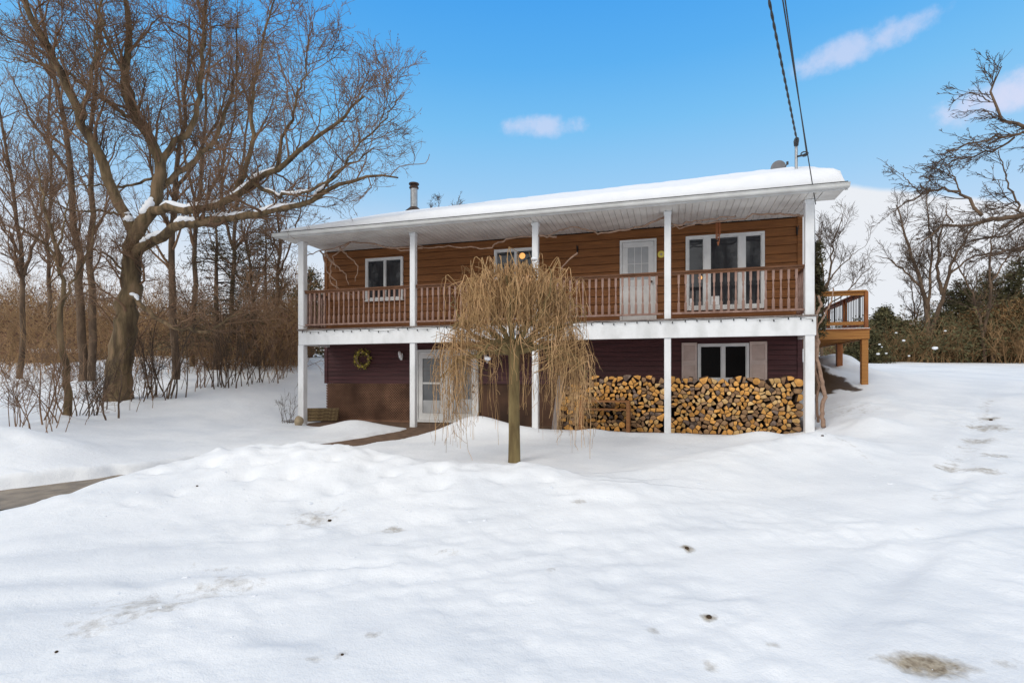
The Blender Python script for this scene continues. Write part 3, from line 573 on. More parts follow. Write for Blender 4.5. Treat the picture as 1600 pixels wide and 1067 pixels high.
# wind chime
t=HT('wind_chime','copper wind chime hanging in front of the triple window','wind chime',10.5,.5,4.86)
c=MB(); c.tube([(0,0,0),(0,0,-.14)],.004,5); disc_=MB(); c.build('cord',M_cable,t)
c=MB(); c.tube([(0,0,-.14),(0,0,-.16)],.055,12); c.build('top_disc',M_copper,t)
for k in range(6):
    a=k*1.047; x,y=.045*math.cos(a),.045*math.sin(a); c=MB(); c.tube([(x,y,-.18),(x,y,-.44-.03*k)],.009,7); c.build('chime_tube',M_copper,t)
c=MB(); c.tube([(0,0,-.16),(0,0,-.60)],.003,4); c.tube([(0,0,-.45),(0,0,-.47)],.03,8); c.tube([(0,0,-.6),(0,0,-.68)],[.03,.01],6); c.build('clapper',M_copper,t)
# string lights along the beam
t=HT('string_lights','dark string of small bulbs draped along the top of the white balcony beam','string lights',0,-.14,2.49)
pts=[];n=0;bulbs=[]
u=-.02
while u<12.25:
    seg=random.uniform(.75,1.1); sag=random.uniform(.03,.085)
    for q in np.linspace(0,1,9)[:-1]: pts.append((u+q*seg,0,.01-sag*4*q*(1-q)))
    for q in(.12,.37,.62,.88): bulbs.append((u+q*seg,0,.01-sag*4*q*(1-q)))
    u+=seg
pts=[p for p in pts if p[0]<12.28]; c=MB(); c.tube(pts,.0045,5); c.build('wire',M_cable,t)
for p in bulbs:
    if p[0]<12.28: c=MB(); c.tube([(p[0],0,p[2]),(p[0],0,p[2]-.02),(p[0],0,p[2]-.035),(p[0],0,p[2]-.05)],[.008,.012,.014,.004],7); c.build('bulb',M_black,t,smooth=True)
# vine: trunk at the right corner and long runners along the eave
vine=HT('climbing_vine','bare twisted climbing vine trunk at the right corner post, runners along the eave','vine',12.42,.15,0)
def wig(pts,amp,n=5):
    P=np.array(pts,float); out=[]
    for a,b in zip(P[:-1],P[1:]):
        for q in np.linspace(0,1,n,endpoint=False): out.append(a+(b-a)*q+RNG.normal(0,amp,3))
    out.append(P[-1]); return out
def loc(px,py,v,u0=12.42,v0=.15):
    k=(px-800)/F; Z0=HY; u=(k*(Z0+v*CT)-HX-v*ST)/(CT+k*ST); Y=Z0-u*ST+v*CT
    return (u-u0,v-v0,EYE+(HOR-py)/F*Y)
c=MB()
s1=wig([loc(1287,668,.1),loc(1284,640,.1),loc(1289,620,.1),loc(1283,590,.1),loc(1276,560,.1),loc(1278,535,.1),loc(1272,510,.05),loc(1277,490,.05),loc(1283,475,.1),loc(1278,462,.1)],.008); c.tube(s1,np.linspace(.045,.022,len(s1)),9)
s2=wig([loc(1278,660,.2),loc(1276,625,.2),loc(1280,600,.2),loc(1271,570,.15),loc(1274,540,.1),loc(1277,510,.1),loc(1290,490,.15),loc(1299,470,.2),loc(1302,450,.2)],.008); c.tube(s2,np.linspace(.03,.012,len(s2)),8)
s3=wig([loc(1271,655,.2),loc(1269,620,.2),loc(1272,590,.15),loc(1276,550,.1),loc(1274,500,.1),loc(1270,440,.1),loc(1269,380,.1),loc(1268,335,.05)],.008); c.tube(s3,np.linspace(.03,.012,len(s3)),7)
c.build('trunk',M_vine,vine,smooth=True)
runs=[[(1268,335),(1255,338),(1235,336),(1200,334),(1175,336),(1160,343),(1130,346),(1090,349),(1062,356),(1040,354)],
 [(1040,340),(1010,352),(975,360),(950,363),(935,365),(915,358),(895,355),(880,358),(862,366),(838,370)],
 [(870,371),(850,369),(820,371),(790,375),(775,380),(768,388),(745,387),(700,385),(670,388),(646,384)],
 [(646,386),(620,388),(600,386),(575,380),(548,378),(530,386),(500,393),(478,400),(468,385)],
 [(1040,349),(1060,352),(1085,346),(1120,342),(1150,338)],[(548,378),(540,384),(520,400),(524,420)],[(500,393),(515,405),(530,420),(540,430),(545,445)],[(530,386),(545,400),(560,416),(555,440)],[(903,395),(890,405),(880,415),(876,425)],[(660,386),(632,393),(610,386)],
 [(510,395),(518,412),(515,440),(530,452),(552,462)],[(505,398),(510,425),(525,440),(528,470)]]
for r in runs:
    w=wig([loc(px,py,random.uniform(.0,.12) if py<378 or px>560 else .3) for px,py in r],.012,4); c=MB(); c.tube(w,np.linspace(.023,.012,len(w)),6); c.build('runner',M_vine,vine,smooth=True)
# ---------------------------------------------------------------- side deck
deck=HT('side_deck','raised cedar side deck with wooden rails and black metal balusters, right of the house','deck',12.33,3.7,0)
D0,D1,V0,V1=0.0,2.08,0,5.2
c=MB(); 
c.box(D0,D1+.02,V0-.04,V0,2.24,2.475,0,.004); c.box(D1-.02,D1+.02,V0,V1,2.24,2.47,0,.004); c.box(D0,D0+.04,V0,V1,2.24,2.47); c.box(D0,D1,V1-.04,V1,2.24,2.47); c.build('rim_joist',M_deck,deck)
c=MB()
for k in range(12): c.box(D0+.04,D1-.02,.38+k*.4,.42+k*.4,2.26,2.46)
c.build('joists',M_deck,deck)
c=MB(); v=V0-.06
while v<V1: c.box(D0,D1+.05,v,min(v+.136,V1+.02),2.478,2.512,0,.003); v+=.142
c.build('deck_boards',M_deckd,deck)
for (x,y,zb) in((D1-.07,V0+.02,.8),(D1-.07,2.15,1.0),(D1-.07,V1-.15,1.4),(D0+.3,2.15,.6)):
    c=MB(); c.box(x-.075,x+.075,y-.075+.05,y+.075+.05,zb,2.238,0,.006); c.build('support_post',M_deck if y<1 else M_deckd,deck)
c=MB(); c.add([(D0+.25,2.05,1.6),(D0+.39,2.05,1.6),(D0+.95,2.05,2.236),(D0+.80,2.05,2.236),(D0+.25,2.15,1.6),(D0+.39,2.15,1.6),(D0+.95,2.15,2.236),(D0+.80,2.15,2.236)],[(0,1,2,3),(4,5,6,7),(0,1,5,4),(1,2,6,5),(2,3,7,6),(3,0,4,7)]); c.build('knee_brace',M_deckd,deck)
for (x,y) in((D1-.05,V0),(D1-.05,1.75),(D1-.05,3.45),(D1-.05,V1-.06),(D0+.06,V0)):
    c=MB(); c.box(x-.045,x+.045,y-.045,y+.045,2.513,3.47,0,.005); c.build('rail_post',M_deckd,deck)
def drail(a,b,nm):
    r=bpy.data.objects.new(nm,None); COL.objects.link(r); r.parent=deck
    (x0,y0),(x1,y1)=a,b; al=abs(x1-x0)>abs(y1-y0)
    c=MB()
    if al: c.box(x0,x1,y0-.07,y0+.07,3.472,3.51,0,.004); c.box(x0,x1-.05,y0-.02,y0+.02,3.38,3.468); c.box(x0,x1-.05,y0-.02,y0+.02,2.61,2.70)
    else: c.box(x0-.07,x0+.07,y0+.072,y1,3.4725,3.509,0,.004); c.box(x0-.02,x0+.02,y0,y1,3.38,3.468); c.box(x0-.02,x0+.02,y0,y1,2.61,2.70)
    c.build('rail',M_deckd if not al else M_deck,r)
    L=max(abs(x1-x0),abs(y1-y0)); n=int(L/.14)
    for k in range(1,n):
        q=k/n; x=x0+(x1-x0)*q; y=y0+(y1-y0)*q; c=MB(); c.tube([(x,y,2.66),(x,y,3.42)],.010,6); c.build('metal_baluster',M_black,r)
drail((D0+.02,V0),(D1-.05,V0),'front_rail'); drail((D1-.05,V0),(D1-.05,V1),'side_rail')
c=MB(); c.box(D0,D1+.02,V0-.05,V0-.0,2.513,2.53); c.build('snow_strip',M_snowp,deck)
# ---------------------------------------------------------------- firewood
def clip(poly,nx_,ny_,d):
    out=[]
    for i in range(len(poly)):
        a,b=poly[i],poly[(i+1)%len(poly)]; fa=a[0]*nx_+a[1]*ny_-d; fb=b[0]*nx_+b[1]*ny_-d
        if fa<=0: out.append(a)
        if (fa<0)!=(fb<0): t=fa/(fa-fb); out.append((a[0]+(b[0]-a[0])*t,a[1]+(b[1]-a[1])*t))
    return out
LOGS=[]
def P_area(Q): return abs(sum(Q[i][0]*Q[(i+1)%len(Q)][1]-Q[(i+1)%len(Q)][0]*Q[i][1] for i in range(len(Q))))/2
def stack(u0,u1,top,z0,vf,cell,where,seed,greyk):
    rs=np.random.default_rng(seed); pts=[]; cw,chh=cell
    z=z0; row=0
    while z<max(top(u) for u in np.linspace(u0,u1,9)):
        u=u0+(row%2)*cw*.5
        while u<u1:
            if z<top(u): pts.append((u+rs.uniform(-.40,.40)*cw,z+rs.uniform(-.38,.38)*chh))
            u+=cw
        z+=chh; row+=1
    pts=[p for p in pts if u0<=p[0]<=u1]
    for p in pts:
        if not (u0<=p[0]<=u1): continue
        r=rs.uniform(.9,1.35); R=.105*r
        poly=[(p[0]+1.15*R*math.cos(a),p[1]+.8*R*math.sin(a)) for a in np.linspace(0,2*math.pi,12,endpoint=False)+rs.uniform(0,1)]
        for q in pts:
            if q is p: continue
            dx,dy=q[0]-p[0],q[1]-p[1]; d=math.hypot(dx,dy)
            if d<.45: poly=clip(poly,dx/d,dy/d,((q[0]+p[0])/2*dx+(q[1]+p[1])/2*dy)/d-.0015)
            if len(poly)<3: break
        if len(poly)<3: continue
        # some are split wedges: cut one side off
        kind='split'
        P=np.array(poly); cx,cz=P.mean(0); ext=np.ptp(P,axis=0)
        rr=rs.uniform()
        if rr<.74:
            a=rs.uniform(0,6.28); poly2=clip([tuple(x) for x in P],math.cos(a),math.sin(a),cx*math.cos(a)+cz*math.sin(a)+min(ext)*rs.uniform(.10,.28))
            if len(poly2)>=3: P=np.array(poly2)
        elif rr<.80:
            kind='round'; m=min(ext)*.5; P=np.array([(cx+m*math.cos(a),cz+m*math.sin(a)) for a in np.linspace(0,2*math.pi,14,endpoint=False)])
        # soften corners
        Q=[]
        for i in range(len(P)):
            a,b=P[i],P[(i+1)%len(P)]; Q+= [a*.9+b*.1,a*.1+b*.9]
        if np.ptp(np.array(Q)[:,0])<.025 or np.ptp(np.array(Q)[:,1])<.02: continue
        c=np.mean(Q,axis=0); Q=[(x-c[0],y-c[1]) for x,y in Q]; n=len(Q)
        v0=vf+rs.uniform(-.045,.05); L=.40; tx,tz=rs.uniform(-.03,.03,2)
        vs=[(x*.90,v0,y*.90) for x,y in Q]+[(x,v0+.008,y) for x,y in Q]+[(x+tx,v0+L,y+tz) for x,y in Q]
        fs=[tuple(range(n))]+[(i,(i+1)%n,n+(i+1)%n,n+i) for i in range(n)]+[(n+i,n+(i+1)%n,2*n+(i+1)%n,2*n+i) for i in range(n)]+[tuple(range(2*n,3*n))]
        mb=MB(); mb.add(vs,fs); mb.m=[0]+[1]*(2*n+1)
        g=rs.uniform(); low=(c[1]-z0)
        k=0 if g<.48-greyk*.15 else(1 if g<.76-greyk*.1 else(3 if g<.90 else 2))
        tone=('honey yellow','brown weathered','dull greyish brown','cream coloured')[k]
        me=(M_end,M_end2,M_end3,M_endc)[k]
        h=c[1]; band='top' if h>top(c[0])-.25 else('bottom' if h<.35 else 'middle')
        LOGS.append((P_area(Q)*(.3 if c[0]<7.75 else 1),mb,me,HP(c[0],0,c[1]),f"{tone} {'round' if kind=='round' else 'split'} log end, {band} layers, {where}"))
stack(6.98,9.30,lambda u:np.interp(u,[6.9,7.4,7.9,8.3,8.8,9.3],[.95,1.1,1.22,1.22,1.20,1.24]),.06,.50,(.122,.086),'woodpile behind the low bench',3,0.0)
stack(9.48,12.12,lambda u:np.interp(u,[9.4,10,10.8,11.5,12.1],[1.16,1.17,1.16,1.15,1.22]),.06,.46,(.126,.084),'woodpile below the shuttered window',4,.6)
LOGS.sort(key=lambda t_:-t_[0])
for ar,mb,me,lc,lb in LOGS[:290]:
    tag(mb.build('firewood_log',[me,M_logb],loc=lc,rz=RZ),lb,'firewood log','firewood logs stacked against the wall')
rest=MB(); mats_=[M_end,M_end2,M_end3,M_endc,M_logb]; o0=Vector(HP(9.5,0,0))
for ar,mb,me,lc,lb in LOGS[290:]:
    d_=Vector(lc)-o0; R_=Matrix.Rotation(-RZ,3,'Z'); d_=R_@d_; off=len(rest.v); rest.v+=[(x+d_.x,y+d_.y,z+d_.z) for x,y,z in mb.v]; rest.f+=[tuple(off+i for i in f) for f in mb.f]; rest.m+=[4 if m_ else mats_.index(me) for m_ in mb.m]
if rest.v: tag(rest.build('split_firewood',mats_,loc=tuple(o0),rz=RZ),'smallest split logs filling the woodpile','firewood',kind='stuff')
t=HT('low_bench','small reddish brown slatted bench in front of the woodpile','bench',8.0,.22,0)
c=MB(); c.box(-.55,.60,-.16,.16,.68,.72,0,.004); c.build('seat',M_bench,t)
c=MB(); c.box(-.50,.55,-.15,.15,.50,.53,0,.003); c.build('shelf',M_bench,t)
for x in(-.51,.56):
    for y in(-.12,.12): c=MB(); c.box(x-.04,x+.04,y-.03,y+.03,-.05,.678,0,.004); c.build('leg',M_bench,t)
t=HT('leaning_plank','weathered grey plank leaning upright behind the weeping tree','plank',6.85,.2,0)
c=MB(); c.box(-.07,.07,-.018,.018,-.05,1.3,0,.006); o=c.build('board',M_plank,t); t.rotation_euler=(-.12,.10,RZ)
# landscape timbers at left corner, stone, soil
for k in range(4):
    o=MB(); o.box(-.06,.06,-.45-.05*k+.1*(k%2),.5,0,.088,0,.012)
    tag(o.build('landscape_timber',M_timber,loc=HP(.05+.012*k,.65,.02+.092*k),rz=RZ-1.15+.03*k),f'{("lowest","second lowest","second highest","topmost")[k]} landscape timber stacked behind the left corner post','timber','landscape timbers behind the left post')
import bmesh
def rock(name,loc_,r,m,label,cat,group=None,sq=.7,parent=None):
    me=bpy.data.meshes.new(name); bm=bmesh.new(); bmesh.ops.create_icosphere(bm,subdivisions=3,radius=r)
    sd=random.uniform(0,50)
    for v in bm.verts:
        n=float(fbm(np.array([v.co.x/r*1.1+sd]),np.array([v.co.y/r*1.1+v.co.z/r*.7]),1.0,3,3)[0]); v.co*=1+.35*n; v.co.z*=sq
    bm.to_mesh(me); bm.free(); me.materials.append(m); me.polygons.foreach_set('use_smooth',[True]*len(me.polygons))
    o=bpy.data.objects.new(name,me); COL.objects.link(o); o.location=loc_; return tag(o,label,cat,group)
x,y=W(467,650,14.0)[:2]; rock('garden_stone',(x,y,GZ(x,y)+.10),.13,M_stone,'tan stone at the foot of the left corner post','stone',sq=1.1)
for k,(px,py,r,l) in enumerate(((1285,681,.035,'dark soil clod on the snow beside the right corner post'),(1108,966,.03,'brown soil clod in the foreground snow below the right part of the house'),(535,1024,.014,'tiny dark pebble in the snow at bottom, left of the middle'),(308,760,.02,'small dark pebble on the face of the left snow bank'),(1073,857,.03,'brown frozen clod in the snow straight below the middle right post'),(1548,657,.05,'dark clod of frozen gravel on the snowy driveway at right'),(88,1023,.015,'tiny dark pebble in the snow near the lower left corner'),(515,816,.03,'grey lump of gravel at the end of the dirty snow streak'))):
    x,y=gp(px,py); rock('soil_clod',(x,y,GZ(x,y)+r*.15),r*.62,M_soil,l,'clod','scattered clods on the snow')
# crumbs of broken snow on the drive and at the foot of the bank
rc=np.random.default_rng(77); c=MB()
def crumb(x,y,r):
    z=GZ(x,y); n=7; A=rc.uniform(0,6.28); vs_=[]
    for zz_,k_ in((-.5,.7),(.1,1.0),(.55,.6)):
        for i in range(n):
            a=A+i*2*math.pi/n; q=r*k_*rc.uniform(.7,1.25); vs_.append((x+q*math.cos(a)*1.2,y+q*math.sin(a),z+(zz_-.25)*r*rc.uniform(.7,1.2)))
    fs_=[(i,(i+1)%n,n+(i+1)%n,n+i) for i in range(n)]+[(n+i,n+(i+1)%n,2*n+(i+1)%n,2*n+i) for i in range(n)]+[tuple(range(2*n,3*n))]
    c.add(vs_,fs_)
for k in range(420):
    m_=rc.random()
    if m_<.40:
        t_=rc.random(); x=-4.8+6.2*t_+rc.normal(0,.25); y=6.05-.25*t_+rc.normal(0,.38)
    elif m_<.62: x=rc.normal(-2.2,1.0); y=rc.normal(4.2,.35)+.10*x
    elif m_<.82: x=rc.uniform(2,9); y=5.2+.45*x+rc.normal(0,.6)
    else: x=rc.uniform(-5,7); y=rc.uniform(2.6,7)
    if seg_dist(np.array([x]),np.array([y]),PATH)[0]<.6: continue
    crumb(x,y,float(np.clip(rc.lognormal(-4.7,.5),.004,.03))*(.6+y/14))
tag(c.build('snow_crumbs',M_crumb),'scattered crumbs of broken snow on the ploughed drive','snow',kind='stuff')
# ---------------------------------------------------------------- cables
def cable(label,pts,r,tw=0):
    P=np.array(pts,float); out=[]
    n=60
    for i in range(n+1):
        q=i/n*(len(P)-1); k=min(int(q),len(P)-2); out.append(P[k]+(P[k+1]-P[k])*(q-k))
    out=np.array(out); c=MB()
    if tw:
        L=np.linspace(0,tw,len(out)); 
        fine=np.array([np.interp(np.linspace(0,1,400),np.linspace(0,1,len(out)),out[:,a]) for a in range(3)]).T
        for ph in(0,math.pi):
            a=np.linspace(0,tw*6.283,400)+ph; c.tube(fine+np.stack([np.cos(a)*r*.9,np.zeros(400),np.sin(a)*r*.9],1),r,6)
    else: c.tube(out,r,6)
    return tag(c.build('overhead_cable',M_cable,smooth=True),label,'cable','overhead service cables')
mh=np.array(HP(12.15,.85,6.47))
def sagline(a,b,s,n=9): return [a+(b-a)*t-np.array([0,0,s*4*t*(1-t)]) for t in np.linspace(0,1,n)]
e=W(1199,-12,8.0); cable('thick twisted service cable running up from the roof mast',sagline(mh,mh+(e-mh)*2.2,.0),.013,20)
a=np.array(HP(12.34,.84,6.16)); e=W(1225,-12,7.6); cable('thin cable running up from the mast bracket, right of the twisted cable',sagline(a,a+(e-a)*2.0,.0),.010)
a=np.array(HP(12.30,-.10,4.75)); e=W(1221,-12,6.9); cable('thin cable crossing the eave down to the right corner post',sagline(a,a+(e-a)*1.8,.0),.009)
# ---------------------------------------------------------------- plants
def resample(P,n):
    P=np.asarray(P,float); s=np.r_[0,np.cumsum(np.linalg.norm(np.diff(P,axis=0),axis=1))]; s/=s[-1]; t=np.linspace(0,1,n)
    # Catmull-like smoothing through linear interp plus averaging
    Q=np.stack([np.interp(t,s,P[:,k]) for k in range(P.shape[1])],1); Q[1:-1]=(Q[:-2]+2*Q[1:-1]+Q[2:])/4; return Q
def limbs(defs,n=16,jit=.03):
    """defs: list of (points (px,py,Y), r0, r1) -> P(N,n,3), R(N,n)"""
    Ps=[];Rs=[]
    for pts,r0,r1 in defs:
        P=resample([W(*p) for p in pts],n); L=np.linalg.norm(P[-1]-P[0]); j=RNG.normal(0,jit*min(L,3)/3,(n,3)); j[0]=0; j[-1]=0; P=P+j
        Ps.append(P); Rs.append(r1+(r0-r1)*(1-np.linspace(0,1,n))**.9)
    return np.array(Ps),np.array(Rs)
def grow(P,R,M,K,ang,length,up=.0,wob=.25,t0=.15,t1=1.0,rk=.6,r1=.003,bias=None,bk=0,rmin=.004,lenpow=1.0,wlen=True,rng=RNG):
    N,K0,_=P.shape; seglen=np.linalg.norm(P[:,-1]-P[:,0],axis=-1)
    w=seglen if wlen else np.ones(N); idx=rng.choice(N,M,p=w/w.sum()); t=rng.uniform(t0,t1,M)*(K0-1); i=np.minimum(t.astype(int),K0-2); fr=(t-i)[:,None]
    base=P[idx,i]*(1-fr)+P[idx,i+1]*fr; tan=norm(P[idx,i+1]-P[idx,i]); rb=R[idx,i]*(1-fr[:,0])+R[idx,i+1]*fr[:,0]
    rv=norm(rng.normal(0,1,(M,3))); perp=norm(np.cross(tan,rv)); a=rng.uniform(ang*.6,ang*1.3,M)[:,None]
    d=norm(tan*np.cos(a)+perp*np.sin(a)); 
    if bias is not None: d=norm(d+np.array(bias)*bk)
    L=length*rng.uniform(.45,1.2,M)*(1-.45*(t/(K0-1)))**lenpow
    out=np.empty((M,K,3)); out[:,0]=base; st=(L/(K-1))[:,None]
    for k in range(1,K):
        d=norm(d+rng.normal(0,wob,(M,3))+np.array([0,0,up])); out[:,k]=out[:,k-1]+d*st
    r0=np.maximum(np.minimum(rb*rk,.6*rb+.002),rmin); r0=np.minimum(r0,np.maximum(L*.023,rmin)); RR=r0[:,None]*(1-np.linspace(0,1,K)[None,:])+r1*np.linspace(0,1,K)[None,:]
    return out,np.maximum(RR,r1)
def leaves(P,n,s,spread=.0,rng=RNG,K0=1,flat=1.0):
    N,K,_=P.shape; idx=rng.integers(0,N,n); k=rng.integers(min(K0,K-1),K,n); c=P[idx,k]+rng.normal(0,1,(n,3))*spread
    q1=norm(rng.normal(0,1,(n,3))*np.array([1,1,flat])); q2=norm(np.cross(q1,rng.normal(0,1,(n,3)))); sz=(s*rng.uniform(.5,1.4,n))[:,None]
    V=np.stack([c-q1*sz,c+q2*sz*.45,c+q1*sz,c-q2*sz*.45],1).reshape(-1,3); return V,np.arange(4*n).reshape(-1,4)
def trunk_snow(P,R,lo,hi,parent,origin,n=14,nm='limb_snow'):
    """a ridge of snow lying on the upper side of a limb between fractions lo..hi"""
    K=len(P); t=np.linspace(lo,hi,n)*(K-1); Q=np.stack([np.interp(t,np.arange(K),P[:,k]) for k in range(3)],1); r=np.interp(t,np.arange(K),R)
    pr=np.sin(np.linspace(0,math.pi,n))**.4; Q=Q+np.stack([0*r,0*r-.3*r,r*.80],1)
    v,f=tubes(Q[None],(pr*np.maximum(r*.85,.042)*RNG.uniform(.7,1.2,n)+.003)[None],7); o=npmesh(nm,[(v,f,0)],[M_snowp],parent,origin); 
    return o
def tree(name,label,cat,base,defs,levels,tm,cm,group=None,n=16,sides=9,leafm=None,leaf=None,snow=(),jit=.03,crown='crown',root_flare=1.0):
    P,R=limbs(defs,n,jit); origin=np.array(base,float)
    if root_flare!=1: R[0,:2]*=np.array([root_flare,1+(root_flare-1)*.4])
    e=empty(name,label,cat,base,0,group)
    v,f=tubes(P,R,sides); npmesh('trunk',[(v,f,0)],[tm],e,origin)
    ch=[];p,r=P,R; allp=[]
    for lv in levels:
        src=lv.pop('src',None); q,rr=grow(*( (p,r) if src is None else allp[src] if src>=0 else (P,R)),**lv); allp.append((q,rr)); ch.append((*tubes(q,rr,5 if rr.max()>.025 else 3),0)); p,r=q,rr
    mats=[cm]
    if leaf:
        mats.append(leafm); ch.append((*leaves(allp[-1][0],*leaf),1))
    npmesh(crown,ch,mats,e,origin)
    for (i,lo,hi) in snow: trunk_snow(P[i],R[i],lo,hi,e,origin)
    return e,P,R,allp
Y=14.2
b=W(184,622,Y); b[2]=GZ(b[0],b[1])-.1
D=[([(184,634,Y),(186,590,Y),(190,540,Y),(200,480,Y),(206,430,Y),(207,395,Y),(214,360,Y)],.37,.27),
 ([(214,372,Y),(196,335,Y-.1),(172,290,Y-.3),(148,235,Y-.5),(128,190,Y-.7),(110,140,Y-.9),(80,80,Y-1),(48,20,Y-1.2),(20,-60,Y-1.4)],.20,.06),
 ([(214,365,Y),(232,335,Y),(246,300,Y+.2),(252,255,Y+.3),(240,225,Y+.3),(215,190,Y+.2),(190,150,Y),(195,110,Y-.1),(205,60,Y-.2),(196,0,Y-.3),(190,-80,Y-.4)],.24,.04),
 ([(250,262,Y+.3),(262,232,Y+.5),(288,215,Y+.7),(306,190,Y+.8),(312,140,Y+1),(318,80,Y+1.1),(322,10,Y+1.3),(330,-60,Y+1.4)],.13,.03),
 ([(236,330,Y),(262,322,Y-.3),(300,330,Y-.6),(335,325,Y-.8),(365,308,Y-1),(395,285,Y-1.2),(430,268,Y-1.3),(470,235,Y-1.5),(520,195,Y-1.6),(570,150,Y-1.7)],.17,.03),
 ([(208,405,Y),(232,378,Y-.2),(270,358,Y-.4),(320,345,Y-.6),(372,338,Y-.9),(430,330,Y-1.2),(480,318,Y-1.4),(530,290,Y-1.6),(580,272,Y-1.8),(622,278,Y-1.9)],.19,.025),
 ([(368,306,Y-1),(384,265,Y-.9),(395,215,Y-.8),(392,160,Y-.7),(402,100,Y-.6),(418,50,Y-.6),(432,-20,Y-.5)],.09,.02),
 ([(430,268,Y-1.3),(440,225,Y-1.4),(462,170,Y-1.5),(478,110,Y-1.5),(482,55,Y-1.5)],.06,.015),
 ([(484,316,Y-1.4),(530,270,Y-1.6),(560,225,Y-1.7),(600,190,Y-1.8),(628,148,Y-1.9)],.05,.012),
 ([(204,455,Y),(222,478,Y-.3),(245,500,Y-.5),(280,514,Y-.7),(318,518,Y-.9),(355,500,Y-1.1),(385,480,Y-1.2)],.10,.02),
 ([(215,190,Y+.2),(185,172,Y+.1),(150,150,Y),(110,118,Y-.2),(70,100,Y-.3),(20,90,Y-.4)],.08,.02),
 ([(210,180,Y+.2),(200,120,Y+.6),(170,70,Y+.8),(150,20,Y+1),(140,-50,Y+1.2)],.09,.02),
 ([(128,190,Y-.7),(140,130,Y-.8),(150,70,Y-.8),(160,10,Y-.9),(165,-50,Y-1)],.08,.02),
 ([(250,270,Y+.3),(215,288,Y+.2),(180,292,Y),(140,290,Y-.2),(95,288,Y-.3)],.055,.015),
 ([(395,285,Y-1.2),(420,300,Y-1.3),(450,305,Y-1.5),(490,300,Y-1.6),(540,262,Y-1.8),(585,230,Y-1.9)],.07,.015),
 ([(245,300,Y+.2),(290,262,Y+1),(330,230,Y+1.4),(355,170,Y+1.7),(370,100,Y+1.9),(372,20,Y+2)],.12,.02),
 ([(206,440,Y),(170,400,Y-.4),(130,385,Y-.7),(90,395,Y-.9)],.05,.012),
 ([(196,335,Y-.1),(160,330,Y-.6),(110,330,Y-1),(60,300,Y-1.3)],.05,.012)]
D=[(a,(b_*.88 if k==0 else b_*.72),c_*.7) for k,(a,b_,c_) in enumerate(D)]
MAPLE,PM,RM,_=tree('maple_tree','huge old bare maple with snow on its thick spreading limbs, leftmost large tree','tree',b,D,
 [dict(M=300,K=9,ang=.9,length=2.0,up=.07,wob=.20,rk=.5,r1=.007,rmin=.010,t0=.25,bias=(0,0,1),bk=.25),
  dict(M=1500,K=7,ang=.8,length=1.05,up=.05,wob=.22,rk=.6,r1=.0045,rmin=.006),
  dict(M=9000,K=6,ang=.75,length=.66,up=.05,wob=.24,rk=.6,r1=.0035,rmin=.0045),
  dict(M=17000,K=3,ang=.8,length=.22,up=.05,wob=.3,rk=.7,r1=.003,rmin=.0035,t0=.3,wlen=False)],
 M_bark,M_twig,n=22,sides=12,leafm=M_dead,leaf=(11000,.020,.03),snow=((4,.04,.36),(4,.38,.62),(5,.20,.30),(5,.34,.47),(5,.50,.66),(5,.05,.15),(2,.05,.13),(9,.02,.14),(8,.02,.2),(14,.1,.5),(1,.03,.12)),root_flare=1.25)
# slim trees on the left; each traced limb set stands at its own depth
def simple(label,base,defs,M1,L1,M2,L2,M3,L3,tm=M_bark2,cm=M_twig,up=.10,ang=.7,group='bare trees left of the house',cat='tree',name='bare_tree',rm=.007,leaf=None,t0=.3,snow=()):
    bb=W(*base); g=GZ(bb[0],bb[1]); bb[2]=g-.05
    defs=[(d_[0],d_[1]*.74,d_[2]*.8) for d_ in defs]; s=base[2]/14; lv=[dict(M=M1,K=8,ang=ang,length=L1,up=up,wob=.16,rk=.5,r1=rm*.7*s,rmin=rm*s,t0=t0)]
    if M2: lv.append(dict(M=M2,K=6,ang=.7,length=L2,up=up*.7,wob=.2,rk=.6,r1=rm*.5*s,rmin=rm*.65*s))
    if M3: lv.append(dict(M=M3,K=4,ang=.7,length=L3,up=up*.5,wob=.2,rk=.7,r1=rm*.45*s,rmin=rm*.5*s,t0=.2))
    return tree(name,label,cat,bb,defs,lv,tm,cm,group,leafm=M_dead,leaf=leaf,snow=snow)
Y=11.3
simple('slender dark crooked tree in front of the far-left thicket',(104,655,Y),[([(105,662,Y),(101,610,Y),(99,560,Y),(94,500,Y),(97,445,Y),(88,405,Y),(70,380,Y),(52,368,Y-.3),(30,355,Y-.6)],.11,.02),([(94,430,Y),(88,380,Y+.2),(70,330,Y+.3),(60,280,Y+.4),(50,220,Y+.5)],.06,.012),([(97,470,Y),(120,430,Y+.3),(140,390,Y+.5),(150,340,Y+.7)],.04,.01),([(88,405,Y),(100,350,Y),(110,300,Y)],.035,.01)],40,1.2,260,.6,1000,.3,tm=M_bark)
Y=18
simple('straight twin-trunk tree behind the big maple, left of its trunk',(130,600,Y),[([(130,612,Y),(128,500,Y),(125,400,Y),(115,310,Y),(108,220,Y),(92,140,Y),(70,60,Y),(55,-20,Y)],.19,.04),([(143,612,Y),(144,480,Y),(142,380,Y),(144,290,Y),(140,200,Y),(150,120,Y),(158,20,Y)],.17,.04),([(112,290,Y),(80,230,Y),(50,190,Y),(20,120,Y)],.09,.02)],60,2.6,420,1.2,1800,.5)
Y=17
simple('tall straight dark trunk just right of the big maple',(272,608,Y),[([(273,615,Y),(271,520,Y),(268,420,Y),(270,340,Y),(277,270,Y),(285,200,Y),(292,120,Y),(296,30,Y)],.17,.03),([(271,380,Y),(250,320,Y),(235,250,Y),(225,170,Y)],.08,.02),([(275,300,Y),(310,240,Y),(345,180,Y),(360,110,Y)],.08,.02)],56,2.3,380,1.1,1600,.5)
Y=21
